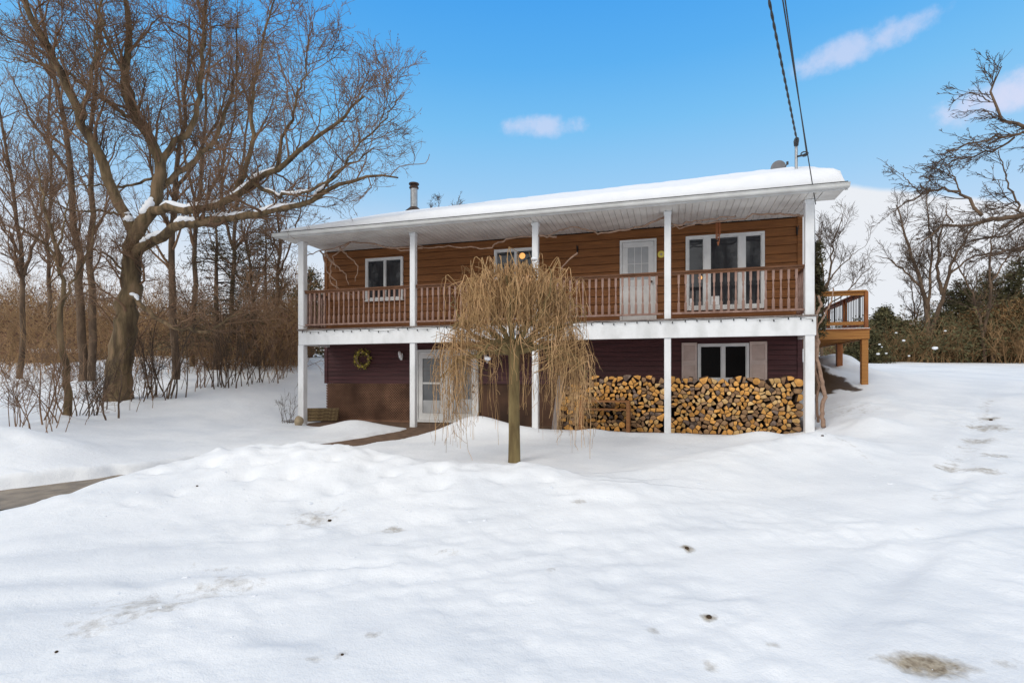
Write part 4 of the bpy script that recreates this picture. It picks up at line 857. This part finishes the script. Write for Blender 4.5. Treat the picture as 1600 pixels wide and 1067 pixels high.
simple('grey slim tree behind the maple with upright forks reaching the top',(300,590,Y),[([(300,600,Y),(303,480,Y),(305,380,Y),(310,300,Y),(318,220,Y),(325,120,Y),(328,20,Y)],.15,.03),([(306,340,Y),(345,270,Y),(365,190,Y),(375,90,Y)],.09,.02),([(308,320,Y),(290,250,Y),(280,160,Y),(270,60,Y)],.08,.02)],56,2.6,380,1.2,1500,.5)
Y=23
simple('slim bare tree standing just left of the balcony end',(433,575,Y),[([(432,590,Y),(434,500,Y),(436,420,Y),(437,370,Y),(432,320,Y),(425,270,Y)],.14,.03),([(435,430,Y),(455,380,Y),(470,330,Y),(478,280,Y)],.06,.015),([(436,400,Y),(420,350,Y),(405,300,Y)],.06,.015)],46,2.0,300,1.0,1200,.45)
Y=20
simple('leaning bare tree between the conifer and the balcony',(395,575,Y),[([(400,600,Y),(398,520,Y),(396,450,Y),(388,400,Y),(376,350,Y),(368,300,Y)],.11,.02),([(396,450,Y),(420,405,Y),(440,350,Y)],.05,.012)],40,1.8,260,.9,1000,.4)
Y=19
simple('thin bare tree at the left edge of the picture',(30,610,Y),[([(32,625,Y),(36,520,Y),(38,440,Y),(30,360,Y),(18,280,Y),(5,200,Y),(-10,110,Y)],.13,.03),([(38,430,Y),(60,360,Y),(75,290,Y),(85,210,Y)],.07,.02),([(34,400,Y),(0,340,Y),(-30,270,Y)],.06,.02)],56,2.4,380,1.1,1600,.45)
Y=24
simple('pale bare tree farther back between the left edge and the twin trunks',(75,590,Y),[([(75,600,Y),(78,480,Y),(76,380,Y),(80,280,Y),(76,190,Y),(80,110,Y)],.14,.03),([(77,400,Y),(50,320,Y),(35,240,Y)],.07,.02)],50,2.8,340,1.3,1300,.5)
Y=26
simple('forked bare tree far behind the maple crown, right of centre',(360,580,Y),[([(360,590,Y),(362,480,Y),(365,390,Y),(372,300,Y),(385,200,Y),(395,120,Y)],.17,.03),([(365,390,Y),(345,310,Y),(340,220,Y),(345,130,Y)],.10,.02)],50,3.0,380,1.4,1500,.6)
# half-dead conifer
def conifer(label,px,pyb,pyt,Y,rad,nb,drop,m,nl,lsz,group,bare=.35,name='conifer_tree',tm=M_bark2,trunk_r=.12,sp=.07,cat='conifer',bt=.06):
    b0=W(px,pyb,Y); b0[2]=GZ(b0[0],b0[1])-.05; top=W(px,pyt,Y)[2]; H=top-b0[2]
    e=empty(name,label,cat,b0,0,group); n=14
    P=np.stack([np.full(n,b0[0])+RNG.normal(0,.02,n),np.full(n,b0[1]),np.linspace(b0[2],top,n)],1)[None]; R=np.linspace(trunk_r,.012,n)[None]
    npmesh('trunk',[(*tubes(P,R,8),0)],[tm],e,b0)
    K=6; t=RNG.uniform(bt,1,nb)**.9; a=RNG.uniform(0,6.283,nb); L=rad*(1-t)**.8*RNG.uniform(.6,1.15,nb)+.12
    st=np.linspace(0,1,K)[None,:]; Pz=b0[2]+t[:,None]*H+L[:,None]*(.18*st-drop*st**2)
    B=np.stack([b0[0]+np.cos(a)[:,None]*L[:,None]*st,b0[1]+np.sin(a)[:,None]*L[:,None]*st,Pz],-1)+RNG.normal(0,.02,(nb,K,3))
    RB=np.broadcast_to(np.linspace(.016,.006,K),(nb,K))*(Y/20)
    q,rr=grow(B,RB,nb*7,4,.8,rad*.30,up=-.03,wob=.15,rk=.7,r1=.004,rmin=.006)
    npmesh('crown',[(*tubes(B,RB,4),0),(*tubes(q,rr,3),0),(*leaves(q,nl,lsz,sp,flat=.5),1)],[M_twigd,m],e,b0)
    return e
conifer('half-bare spruce with drooping dead boughs behind the left brush',338,590,300,19,2.0,150,.25,M_green2,7000,.035,'conifers left of the house',sp=.06)
conifer('greenish pine partly hidden behind the balcony left end',415,590,330,27,2.2,120,.2,M_green2,8000,.05,'conifers left of the house',sp=.09)
conifer('dark low evergreen peeking out just left of the cedar siding',486,590,425,26,1.8,120,.1,M_green,9000,.06,'conifers left of the house',sp=.09,bt=.0)
# saplings and shrubs along the left snow edge
def shrub(name,label,px,Y,n,h,r,group,cm=M_twigd,spread=.35,lean=.35,tw=8,L2=.35,cat='shrub',r2=.0035,leaf=None,up=.12,base_z=None,py=None):
    x=(px-800)/F*Y; z=GZ(x,Y)-.05; e=empty(name,label,cat,(x,Y,z),0,group)
    K=9; B=np.empty((n,K,3)); d=norm(np.stack([RNG.normal(0,lean,n),RNG.normal(0,lean,n),np.ones(n)],1)); B[:,0]=np.stack([x+RNG.normal(0,spread*.35,n),Y+RNG.normal(0,spread*.35,n),np.full(n,z)],1)
    L=h*RNG.uniform(.45,1.1,n)
    for k in range(1,K): d=norm(d+RNG.normal(0,.13,(n,3))+np.array([0,0,up])); B[:,k]=B[:,k-1]+d*(L/(K-1))[:,None]
    RB=np.linspace(1,.35,K)[None,:]*(r*RNG.uniform(.5,1.1,n))[:,None]
    npmesh('stem',[(*tubes(B,RB,5),0)],[cm],e,(x,Y,z))
    q,rr=grow(B,RB,n*tw,5,.7,L2*1.6,up=.05,wob=.2,rk=.6,r1=r2,rmin=r2*1.2,t0=.25); q2,r2_=grow(q,rr,n*tw*3,4,.7,L2*.7,up=.04,wob=.22,rk=.7,r1=r2*.9,rmin=r2)
    ch=[(*tubes(q,rr,3),0),(*tubes(q2,r2_,3),0)]; ms=[cm]
    if leaf: ch.append((*leaves(q2,*leaf),1)); ms.append(M_dead)
    npmesh('crown',ch,ms,e,(x,Y,z)); return e
G1='bare saplings along the left edge of the yard'
SH=[(30,9.8,14,1.5,.012,'sprawling thorny bush in the snow at the far left edge'),(62,10.6,8,1.4,.014,'small bare bush between the left edge and the slender dark tree'),(82,10.9,6,1.7,.02,'upright bare bush touching the slender dark tree'),(128,12.0,7,1.5,.022,'broken leaning stems just right of the slender dark tree'),(150,12.4,8,1.9,.026,'thick leaning stems left of the maple foot'),(215,14.0,10,2.0,.022,'bushy stems right against the maple foot'),(236,14.3,8,2.4,.026,'tall stems just right of the maple foot'),(262,15.0,6,2.8,.030,'tallest dark stems in front of the straight trunk'),(275,15.3,5,2.8,.030,'pair-like dark stems below the hanging maple branch'),(300,15.7,7,2.0,.018,'thin pale saplings in the gap of the left brush'),(322,16.0,7,2.4,.020,'slim saplings in front of the spruce'),(345,16.3,8,2.5,.026,'leaning saplings right of the spruce trunk'),(362,16.6,7,2.4,.026,'dense dark saplings in the middle of the brush line'),(382,17.0,7,2.6,.026,'dark upright saplings below the leaning tree'),(402,17.5,8,2.6,.024,'reddish saplings nearing the balcony end'),(420,18.1,9,2.4,.020,'shorter saplings close to the left balcony post'),(440,18.6,12,1.8,.014,'low tangled bush right beside the left balcony post'),(185,13.4,6,1.1,.012,'low twigs in the snow in front of the maple trunk')]
for px,Y,n,h,r,l in SH: shrub('bare_shrub',l,px,Y+random.uniform(-.2,.4),n,h*random.uniform(.8,1.25),r*.8,G1,cm=M_twigd if r>.021 else M_twig,spread=random.uniform(.4,1.2),lean=random.uniform(.15,.4))
shrub('garden_shrub','small leafless shrub in the snow beside the left corner post',450,14.2,9,1.25,.007,None,cm=M_twigd,spread=.25,tw=3,L2=.2,r2=.003)
# the vine-like brush mass: nobody could count its stems
def brush(name,label,zones,cm,rng,leafm=None,leaf=None):
    ch=[]
    for (px0,px1,Y0,Y1,n,h0,h1,r,droop,topf) in zones:
        px=rng.uniform(px0,px1,n); Yv=rng.uniform(Y0,Y1,n); x=(px-800)/F*Yv; z=hfull(x,Yv)-.05
        L=rng.uniform(h0,h1,n)*np.interp(px,*topf); d=norm(np.stack([rng.normal(0,.30,n),rng.normal(0,.30,n),np.ones(n)],1)); K=8
        B=np.empty((n,K,3)); B[:,0]=np.stack([x,Yv,z],1)
        for k in range(1,K): d=norm(d+rng.normal(0,.20,(n,3))+np.array([0,0,-droop*(k/K)])); B[:,k]=B[:,k-1]+d*(L/(K-1))[:,None]
        RB=np.linspace(1,.4,K)[None,:]*(r*rng.uniform(.5,1.2,n))[:,None]
        q,rr=grow(B,RB,n*4,5,.9,.8,up=-.01,wob=.28,rk=.6,r1=r*.35,rmin=r*.4,t0=.1,rng=rng); q2,r2=grow(q,rr,n*7,3,.9,.4,up=0,wob=.3,rk=.8,r1=r*.3,rmin=r*.33,t0=.1,rng=rng)
        ch+=[(*tubes(B,RB,3),0),(*tubes(q,rr,3),0),(*tubes(q2,r2,3),0)]
        if leaf: ch.append((*leaves(q2,int(n*leaf[0]),leaf[1],leaf[2],rng=rng),1))
    o=npmesh(name,ch,[cm]+([leafm] if leafm else []),smooth=False); return tag(o,label,'brush',kind='stuff')
r1_=np.random.default_rng(5)
ones=([0,1],[1,1])
brush('undergrowth','dense brown leafless brush behind the left trees',[
 (-60,475,27.5,30,1300,1.6,3.3,.016,.09,([-60,100,260,330,400,480],[1.2,1.15,1.05,.8,1.1,1.35])),
 (-60,440,18.5,26,540,2.2,4.6,.010,.05,([-60,100,260,330,400,480],[1,1,1,.8,1,1])),
 (320,472,19.5,24,420,1.6,3.4,.010,.07,([320,400,430,480],[.6,.9,1.1,1.3])),
 (395,475,21,24,260,1.8,3.6,.013,.06,([390,430,480],[.6,1.0,1.3])),
 (-120,490,30,36,1500,2.6,4.8,.020,.05,([-60,150,300,340,400,490],[1.3,1.2,.95,.75,1.05,1.35])),
 (-300,520,38,46,1100,3.4,6.4,.030,.03,([-60,150,300,340,400,490],[1.2,1.15,.9,.75,.95,1.15]))],M_twigb,r1_,M_dead,(7,.06,.15))
# ---------------------------------------------------------------- right side
Y=22
simple('wispy bare tree rising behind the side deck',(1290,560,Y),[([(1283,575,Y),(1286,500,Y),(1288,440,Y),(1283,390,Y),(1280,350,Y)],.08,.012),([(1286,470,Y),(1297,430,Y),(1300,390,Y),(1312,350,Y),(1320,325,Y)],.07,.01),([(1288,450,Y),(1310,420,Y),(1330,400,Y),(1352,385,Y)],.05,.008),([(1290,480,Y),(1320,460,Y),(1345,430,Y),(1368,410,Y)],.045,.008)],46,1.5,300,.75,1300,.4,group='bare trees right of the house',tm=M_bark2,cm=M_twigd,rm=.006,up=.13)
Y=27
simple('bare tree with several upright trunks above the right hedge',(1456,560,Y),[([(1455,570,Y),(1452,520,Y),(1446,470,Y),(1432,420,Y),(1418,380,Y),(1405,345,Y),(1400,320,Y)],.20,.03),([(1452,535,Y),(1466,490,Y),(1480,440,Y),(1490,400,Y),(1510,370,Y),(1528,345,Y)],.17,.025),([(1450,500,Y),(1452,440,Y),(1456,390,Y),(1450,340,Y),(1448,300,Y)],.10,.02),([(1472,460,Y),(1464,420,Y),(1468,370,Y),(1480,330,Y)],.12,.02),([(1440,450,Y),(1415,425,Y),(1390,405,Y),(1368,400,Y)],.08,.015),([(1482,430,Y),(1520,400,Y),(1560,395,Y),(1590,400,Y)],.07,.015)],64,1.9,460,1.0,2200,.45,group='bare trees right of the house',cm=M_twigd,rm=.0065,up=.10)
Y=30
simple('thin bare saplings left of the multi-trunk tree',(1425,555,Y),[([(1436,570,Y),(1430,500,Y),(1425,450,Y),(1418,400,Y)],.07,.012),([(1432,500,Y),(1440,460,Y),(1437,410,Y)],.05,.012)],30,1.6,180,.8,700,.4,group='bare trees right of the house',cm=M_twigd,rm=.006)
Y=26
simple('bare tree half hidden behind the overhanging apple branches',(1560,560,Y),[([(1540,575,Y),(1535,510,Y),(1520,460,Y),(1500,420,Y),(1480,390,Y)],.11,.015),([(1538,520,Y),(1550,460,Y),(1545,400,Y),(1555,340,Y)],.10,.015),([(1545,450,Y),(1575,400,Y),(1600,360,Y)],.06,.01)],40,1.8,240,.9,900,.4,group='bare trees right of the house',cm=M_twigd,rm=.006)
# apple tree reaching in from outside the right edge
Y=9.6
xb=W(1790,720,Y); xb[2]=GZ(xb[0],xb[1])-.05
DA=[([(1790,760,Y),(1785,650,Y),(1765,540,Y),(1745,450,Y),(1735,390,Y)],.20,.15),
 ([(1738,400,Y),(1700,355,Y-.1),(1650,342,Y-.2),(1600,340,Y-.3),(1560,337,Y-.3),(1525,338,Y-.35),(1495,348,Y-.4),(1465,362,Y-.4),(1440,378,Y-.45)],.115,.014),
 ([(1740,400,Y),(1720,320,Y),(1680,255,Y),(1630,215,Y),(1600,206,Y),(1575,198,Y),(1558,180,Y),(1547,155,Y),(1552,125,Y),(1565,104,Y)],.11,.010),
 ([(1600,206,Y),(1570,212,Y-.1),(1530,222,Y-.2),(1495,232,Y-.3),(1465,255,Y-.3)],.035,.008),
 ([(1585,215,Y),(1555,232,Y+.2),(1520,245,Y+.3),(1485,252,Y+.3),(1455,272,Y+.3)],.03,.008),
 ([(1535,337,Y-.3),(1518,315,Y-.2),(1500,298,Y-.2),(1470,298,Y-.1),(1440,305,Y-.1),(1415,318,Y),(1395,332,Y)],.045,.008),
 ([(1500,300,Y-.2),(1493,280,Y-.2),(1478,262,Y-.2)],.02,.006),([(1440,304,Y-.1),(1420,285,Y-.1),(1408,270,Y-.1)],.018,.006),
 ([(1547,160,Y),(1530,148,Y),(1515,145,Y-.1),(1500,150,Y-.1)],.018,.006),([(1556,185,Y),(1535,170,Y+.1),(1510,178,Y+.2)],.016,.006),
 ([(1490,348,Y-.4),(1478,335,Y-.4),(1480,318,Y-.4)],.02,.008),
 ([(1600,340,Y-.3),(1580,300,Y),(1568,260,Y+.2),(1560,235,Y+.3)],.03,.008),([(1650,342,Y-.2),(1610,390,Y-.5),(1560,392,Y-.6),(1510,400,Y-.7)],.03,.008),([(1600,342,Y-.3),(1570,370,Y-.1),(1520,375,Y),(1480,400,Y)],.03,.007)]
DA=[(a,b_*(.9 if k==0 else .62),c_*.8) for k,(a,b_,c_) in enumerate(DA)]
tree('apple_tree','gnarled bare apple branches reaching in from the right edge of the picture','tree',xb,DA,
 [dict(M=300,K=8,ang=.5,length=.80,up=-.01,wob=.11,rk=.55,r1=.003,rmin=.005,t0=.05,bias=(-1,0,-.25),bk=.8),
  dict(M=1700,K=5,ang=.5,length=.30,up=.03,wob=.15,rk=.6,r1=.003,rmin=.0038,bias=(-1,0,-.1),bk=.4),
  dict(M=4200,K=3,ang=.8,length=.085,up=.02,wob=.25,rk=.8,r1=.0035,rmin=.0042,t0=.1)],
 M_bark2,M_twigd,group='bare trees right of the house',n=18,sides=9,jit=.05)
# evergreens of the right hedge line
GE='evergreens along the right hedge'
for px,pyt,Y,rad,l,m in((1380,482,28,1.2,'small pointed cedar just right of the side deck',M_green),(1352,520,26,1.0,'low dark cedar seen under and beside the side deck',M_green),(1408,502,29,1.3,'squat dark evergreen left of the multi-trunk tree',M_green),(1500,440,29,1.7,'pointed cedar between the multi-trunk tree and the taller spruces',M_green),(1545,425,31,1.9,'open-topped spruce second from the right edge',M_green2),(1592,405,29,2.1,'tall dark spruce at the right edge of the picture',M_green),(1472,492,28,1.5,'rounded evergreen right of the multi-trunk tree foot',M_green),(1528,485,28,1.9,'broad rusty evergreen in the middle of the right hedge',M_rusty),(1578,470,27,2.2,'rust-brown evergreen near the right edge',M_rusty),(1640,440,28,2.2,'evergreen cut by the right edge',M_green)):
    conifer(l,px,590,pyt,Y,rad,190,.10,m,17000,.065,GE,sp=.09,bt=.02,trunk_r=.1)
conifer('narrow dark green cedar column right behind the corner post',1274,640,383,13.9,.16,120,.0,M_green,5200,.04,'conifers beside the house',sp=.05,bt=.35,trunk_r=.06)
brush('hedge_brush','dense brown and green brush closing the drive at the right',[
 (1290,1700,26,28.5,1000,1.2,2.3,.014,.08,([1290,1380,1480,1560,1700],[.85,.9,1.15,1.5,1.6])),
 (1290,1740,29,35,1200,1.9,3.5,.018,.05,([1290,1380,1480,1560,1700],[.75,.85,1.15,1.55,1.7]))],M_twigb,np.random.default_rng(9),M_green,(26,.075,.18))
shrub('tawny_bush','tawny upright bush beside the fence post at the right',1585,25.5,40,1.9,.016,None,cm=M_twigb,spread=1.4,tw=8,r2=.007,L2=.4)
# snow dabs caught in the hedge
for k,(px,py,s) in enumerate(((1461,544,.11),(1412,532,.07),(1374,538,.05),(1372,553,.07),(1385,552,.05),(1378,542,.04),(1477,517,.05),(1400,520,.05),(1420,556,.05),(1355,545,.05))):
    p=W(px,py,24.6+.03*k); rock('snow_clump',tuple(p),s,M_snowp,'small white clump of snow caught in the dark right hedge','snow clump','snow clumps in the right hedge',sq=.6)
# far trees whose tips show above the roof
Y=34
simple('far bare treetops just showing above the roof beside the chimney',(690,560,Y),[([(688,560,Y),(688,420,Y),(687,340,Y),(686,312,Y)],.10,.02),([(688,420,Y),(672,350,Y),(674,318,Y)],.09,.015),([(688,400,Y),(708,340,Y),(714,315,Y)],.09,.015)],50,1.0,200,.5,500,.25,group='bare trees behind the house',cm=M_twigd,rm=.006)
# low snow-topped structure far left, fence post far right
x,y,z=W(92,566,28.5); z=GZ(x,y)
t=empty('low_shed','low dark shed with a flat snow-covered roof beyond the left trees','shed',(x,y,z),.05)
c=MB(); c.box(-1.35,1.35,-.6,.6,-.2,.42,0,.01); c.build('wall',M_timber,t)
c=MB(); c.box(-1.5,1.5,-.75,.75,.425,.48,0,.01); c.build('roof',M_deckd,t)
c=MB(); c.box(-1.48,1.48,-.73,.73,.483,.72,0,.06); c.build('roof_snow',M_snowp,t,smooth=True)
x,y,z=W(1551,562,26.0); z=GZ(x,y)
o=MB(); o.tube([(0,0,-.1),(0,0,.42),(0,0,.45)],[.10,.10,.07],10); tag(o.build('fence_post',M_twigd,loc=(x,y,z)),'short dark fence post stub in the snow before the right hedge','fence post')
# ---------------------------------------------------------------- weeping tree
Y=8.25; wx=(803.5-800)/F*Y; wz=GZ(wx,Y)-.08
wt=empty('weeping_tree','small weeping mulberry-like tree with tan hanging branches in front of the house','tree',(wx,Y,wz))
zf=EYE+(HOR-535)/F*Y
r0=.102
pts=[(wx,Y,wz),(wx+.002,Y,wz+.5),(wx-.006,Y,wz+1.0),(wx,Y,wz+1.5),(wx-.004,Y,zf-.03)]
P=resample(pts,18)[None]; R=np.interp(np.linspace(0,1,18),[0,.06,.3,.8,.93,1],[.105,.094,.086,.080,.092,.098])[None]
ch=[(*tubes(P,R,16),0)]
rw=np.random.default_rng(21)
LB=[]
for (pxs) in ([(803,545),(812,520),(822,500),(815,470),(806,440)],[(803,545),(786,520),(775,490),(768,460),(760,435)],[(806,545),(840,525),(868,520),(885,500),(890,470)],[(801,548),(770,535),(740,525),(722,505),(712,480)],[(806,550),(850,540),(880,545),(905,560),(915,590)],[(801,552),(770,548),(740,556),(715,560),(690,590)],[(803,540),(830,505),(850,480),(860,450)],[(803,540),(795,500),(800,460),(790,430)],[(805,545),(845,515),(880,510),(905,500)],[(802,548),(765,515),(735,500),(705,510)],[(803,545),(790,530),(760,540),(745,560)],[(804,545),(830,535),(855,550),(862,580)]):
    dy=rw.uniform(-.7,.7); n=len(pxs); LB.append(resample([W(px,py,Y+dy*(i/(n-1))) for i,(px,py) in enumerate(pxs)],12)+np.r_[[[0,0,0]],rw.normal(0,.014,(11,3))])
LB=np.array(LB); RB=np.broadcast_to(np.linspace(.048,.012,12),(len(LB),12)); ch.append((*tubes(LB,RB,8),0))
for _k in range(2):
    LQ,LR=grow(LB,RB,60 if _k==0 else 60,7,1.0,.55,up=.0,wob=.35,rk=.6,r1=.006,rmin=.010,t0=.3,rng=rw); ch.append((*tubes(LQ,LR,6),0))
npmesh('trunk',ch,[M_wil],wt,(wx,Y,wz))
def strands(n,phi,rho,zs,zt,ze,r,K=14,kink=.012):
    """from inner start (rho*.55, zs) over an arch at zt to hang down at rho until ze"""
    s=np.linspace(0,1,K)[None,:]; rs_=rho*rw.uniform(.25,.75,n)
    up=np.minimum(s/.35,1); dn=np.clip((s-.35)/.65,0,1)
    rad=rs_[:,None]+(rho-rs_)[:,None]*(np.sin(up*math.pi/2)*.8+.2*np.clip(s/.6,0,1))
    z=zs[:,None]+(zt-zs)[:,None]*np.sin(up*math.pi/2)-(zt-ze)[:,None]*dn**1.15
    dphi=rw.normal(0,.12,n)[:,None]*s
    P=np.stack([wx+rad*np.cos(phi[:,None]+dphi),Y+rad*np.sin(phi[:,None]+dphi)*.9,z],-1)
    j=np.cumsum(rw.normal(0,kink,(n,K,3)),1)*np.array([1,1,.3]); P=P+j
    RR=np.linspace(1,.45,K)[None,:]*(r*rw.uniform(.6,1.3,n))[:,None]; return P,RR
ch=[]; SS=[]
# dome
n=470; phi=rw.uniform(0,2*math.pi,n); rho=rw.uniform(.10,1,n)**.7*(.92+.12*np.sin(phi*3+1)); top=2.98-.62*(rho/1.05)**2.2
SS.append(strands(n,phi,rho,top-rw.uniform(.1,.5,n),top+rw.uniform(-.12,.12,n),np.maximum(top-rw.uniform(.3,1.2,n),2.02-.3*rw.random(n)),.0055,kink=.019))
# long outer skirts
n=250; side=rw.random(n); phi=np.where(side<.55,rw.normal(0,.42,n)+rw.choice([-.25,.3],n),rw.normal(math.pi,.38,n)+rw.choice([-.35,.2],n)); rho=rw.uniform(.72,1.22,n)*np.where(side<.5,1.0,1.02)
top=2.30-.75*((rho-.7)/.55)+rw.normal(0,.14,n)
SS.append(strands(n,phi,rho,top-rw.uniform(.0,.3,n),top+rw.uniform(0,.12,n),rw.uniform(.08,1.1,n)+.22*(rho<.85),.0046,kink=.018))
n=50; phi=rw.uniform(0,2*math.pi,n); rho=rw.uniform(.3,.8,n); top=rw.uniform(1.7,2.1,n)
SS.append(strands(n,phi,rho,top-.1,top+.05,rw.uniform(.55,1.5,n),.0055))
# few wild arching shoots over the dome
n=46; phi=rw.uniform(0,2*math.pi,n); rho=rw.uniform(.35,1.2,n); top=3.12-.5*(rho/1.15)**2+rw.uniform(0,.16,n)
SS.append(strands(n,phi,rho,top-.5,top,top-rw.uniform(.4,1.2,n),.006))
for P,R in SS:
    nd=len(P)//3; ch.append((*tubes(P[nd:],R[nd:],4),0)); ch.append((*tubes(P[:nd],R[:nd],4),1)); q,rr=grow(P,R,len(P)*3,5,.75,.30,up=-.10,wob=.10,rk=.8,r1=.0028,rmin=.0036,t0=.3,rng=rw); nd=len(q)//2; ch.append((*tubes(q[nd:],rr[nd:],3),0)); ch.append((*tubes(q[:nd],rr[:nd],3),1))
npmesh('crown',ch,[M_wils,M_wild],wt,(wx,Y,wz))
for px,py,s in((835,405,.05),(828,432,.035),(775,436,.03),(790,438,.03),(722,515,.035),(760,513,.05),(806,520,.06),(838,515,.05),(862,512,.045),(762,560,.05),(807,535,.04)):
    p=W(px,py,Y-.15+random.uniform(-.1,.25)); o=rock('caught_snow',tuple(p-np.array([wx,Y,wz])),s,M_snowp,None,None,sq=.6); o.parent=wt
def clone(src,label,loc_,rz,k):
    e=src.copy(); COL.objects.link(e); e.location=loc_; e.rotation_euler[2]=rz; e.scale=(k,k,k); e['label']=label
    for ch_ in list(src.children):
        if ch_.name.startswith('limb'): continue
        c_=ch_.copy(); COL.objects.link(c_); c_.parent=e
clone(MAPLE,'bare tree across the yard, mirrored in the triple window',(0,-25,-.2),2.0,1.15)
clone(MAPLE,'bare tree across the yard, mirrored in the left window',(-24,-4,0),.9,1.0)
# ---------------------------------------------------------------- sky, sun, camera
wd=bpy.data.worlds.new('World'); sc.world=wd; wd.use_nodes=True; nt=wd.node_tree; N=nt.nodes; L=nt.links; N.clear()
out=N.new('ShaderNodeOutputWorld'); bg=N.new('ShaderNodeBackground'); L.new(bg.outputs[0],out.inputs[0])
SUN_EL=math.radians(32); SUN_AZ=math.radians(222)
sky=N.new('ShaderNodeTexSky'); sky.sky_type='NISHITA'; sky.sun_disc=False; sky.sun_elevation=SUN_EL; sky.sun_rotation=SUN_AZ
tc=N.new('ShaderNodeTexCoord'); sp=N.new('ShaderNodeSeparateXYZ'); L.new(tc.outputs['Generated'],sp.inputs[0])
def math_(op,a,b=None,c=None,clamp=False):
    m=N.new('ShaderNodeMath'); m.operation=op; m.use_clamp=clamp
    for i,x in enumerate((a,b,c)):
        if x is None: continue
        if isinstance(x,(int,float)): m.inputs[i].default_value=x
        else: L.new(x,m.inputs[i])
    return m.outputs[0]
def sstep(x,a,b):
    m=N.new('ShaderNodeMapRange'); m.interpolation_type='SMOOTHSTEP'; L.new(x,m.inputs[0])
    for i,v in((1,a),(2,b)):
        if isinstance(v,(int,float)): m.inputs[i].default_value=v
        else: L.new(v,m.inputs[i])
    return m.outputs[0]
def mix(f,a,b):
    m=N.new('ShaderNodeMixRGB')
    for i,x in enumerate((f,a,b)):
        if isinstance(x,tuple): m.inputs[i].default_value=(*x,1)
        elif isinstance(x,(int,float)): m.inputs[i].default_value=x
        else: L.new(x,m.inputs[i])
    return m.outputs[0]
X,Yd,Z=sp.outputs
ramp=N.new('ShaderNodeValToRGB'); L.new(Z,ramp.inputs[0]); el=ramp.color_ramp.elements
el[0].position=.10; el[0].color=(.80,.84,.92,1); el[1].position=.62; el[1].color=(.045,.36,.93,1)
for p,c_ in((.24,(.52,.73,.96)),(.32,(.36,.66,.97)),(.42,(.20,.57,.97)),(.50,(.11,.47,.96))):
    e=el.new(p); e.color=(*c_,1)
vm=N.new('ShaderNodeVectorMath'); vm.operation='SCALE'; vm.inputs['Scale'].default_value=.10; L.new(sky.outputs[0],vm.inputs[0])
blue=mix(.12,ramp.outputs[0],vm.outputs[0])
nz=N.new('ShaderNodeTexNoise'); nz.inputs['Scale'].default_value=9; nz.inputs['Detail'].default_value=6; L.new(tc.outputs['Generated'],nz.inputs['Vector'])
nzs=math_('SUBTRACT',nz.outputs[0],.5)
# bank of white cloud low in the sky; crisp edge to the right, soft to the left
th=math_('MULTIPLY_ADD',X,-.375,.2884+.375*.508); th=math_('MINIMUM',th,.30)
zr=math_('MULTIPLY_ADD',nzs,.02,Z); right=sstep(X,.30,.42)
bR=math_('SUBTRACT',1,sstep(math_('SUBTRACT',zr,th),-.004,.006)); bL=math_('SUBTRACT',1,sstep(math_('MULTIPLY_ADD',nzs,.10,Z),.10,.32))
bank=math_('ADD',math_('MULTIPLY',bR,right),math_('MULTIPLY',bL,math_('SUBTRACT',1,right)))
colr=mix(bank,blue,(.83,.86,.91))
def puff(col,cx,cz,sx,sz,tilt,k):
    dx=math_('SUBTRACT',X,cx); dz=math_('SUBTRACT',math_('MULTIPLY_ADD',dx,-tilt,Z),cz)
    n=N.new('ShaderNodeTexNoise'); n.inputs['Scale'].default_value=20; n.inputs['Detail'].default_value=9; n.inputs['Roughness'].default_value=.62; L.new(tc.outputs['Generated'],n.inputs['Vector'])
    d=math_('ADD',math_('POWER',math_('ABSOLUTE',math_('DIVIDE',dx,sx)),2),math_('POWER',math_('ABSOLUTE',math_('DIVIDE',dz,sz)),2))
    d=math_('ADD',d,math_('MULTIPLY',math_('SUBTRACT',n.outputs[0],.5),-4.2)); f=math_('SUBTRACT',1,sstep(d,-.3,1.5)); f=math_('MULTIPLY',f,k); f=math_('MULTIPLY',f,math_('GREATER_THAN',Yd,0))
    return mix(f,col,(.72,.74,.93))
colr=puff(colr,.050,.421,.072,.016,0,.60); colr=puff(colr,.488,.460,.066,.019,.10,.62); colr=puff(colr,.640,.360,.062,.024,.1,.85)
# overcast overhead and behind the photographer
oc=math_('MAXIMUM',sstep(Z,.66,.80),math_('SUBTRACT',1,sstep(Yd,-.15,.25)))
colr=mix(oc,colr,(.90,.905,.91))
colr=mix(math_('SUBTRACT',1,sstep(Z,-.05,.02)),colr,(.6,.62,.66))
L.new(colr,bg.inputs[0]); bg.inputs[1].default_value=1.0
sd=bpy.data.lights.new('sun','SUN'); sd.energy=1.2; sd.angle=math.radians(26); sd.color=(1,.95,.88); so=bpy.data.objects.new('sun',sd); COL.objects.link(so)
dv=Vector((math.sin(SUN_AZ)*math.cos(SUN_EL),math.cos(SUN_AZ)*math.cos(SUN_EL),math.sin(SUN_EL))); so.rotation_euler=dv.to_track_quat('Z','Y').to_euler(); so.location=(0,-20,30)
cd=bpy.data.cameras.new('camera'); cam=bpy.data.objects.new('camera',cd); COL.objects.link(cam); cam.location=(0,0,EYE); cam.rotation_euler=(math.pi/2,0,0)
cd.sensor_width=36; cd.lens=36*F/1600; cd.shift_y=(HOR-533.5)/1600; cd.clip_end=3000; cd.clip_start=.05; sc.camera=cam
sc.view_settings.view_transform='Standard'; sc.view_settings.look='None'; sc.view_settings.exposure=0; sc.view_settings.gamma=1
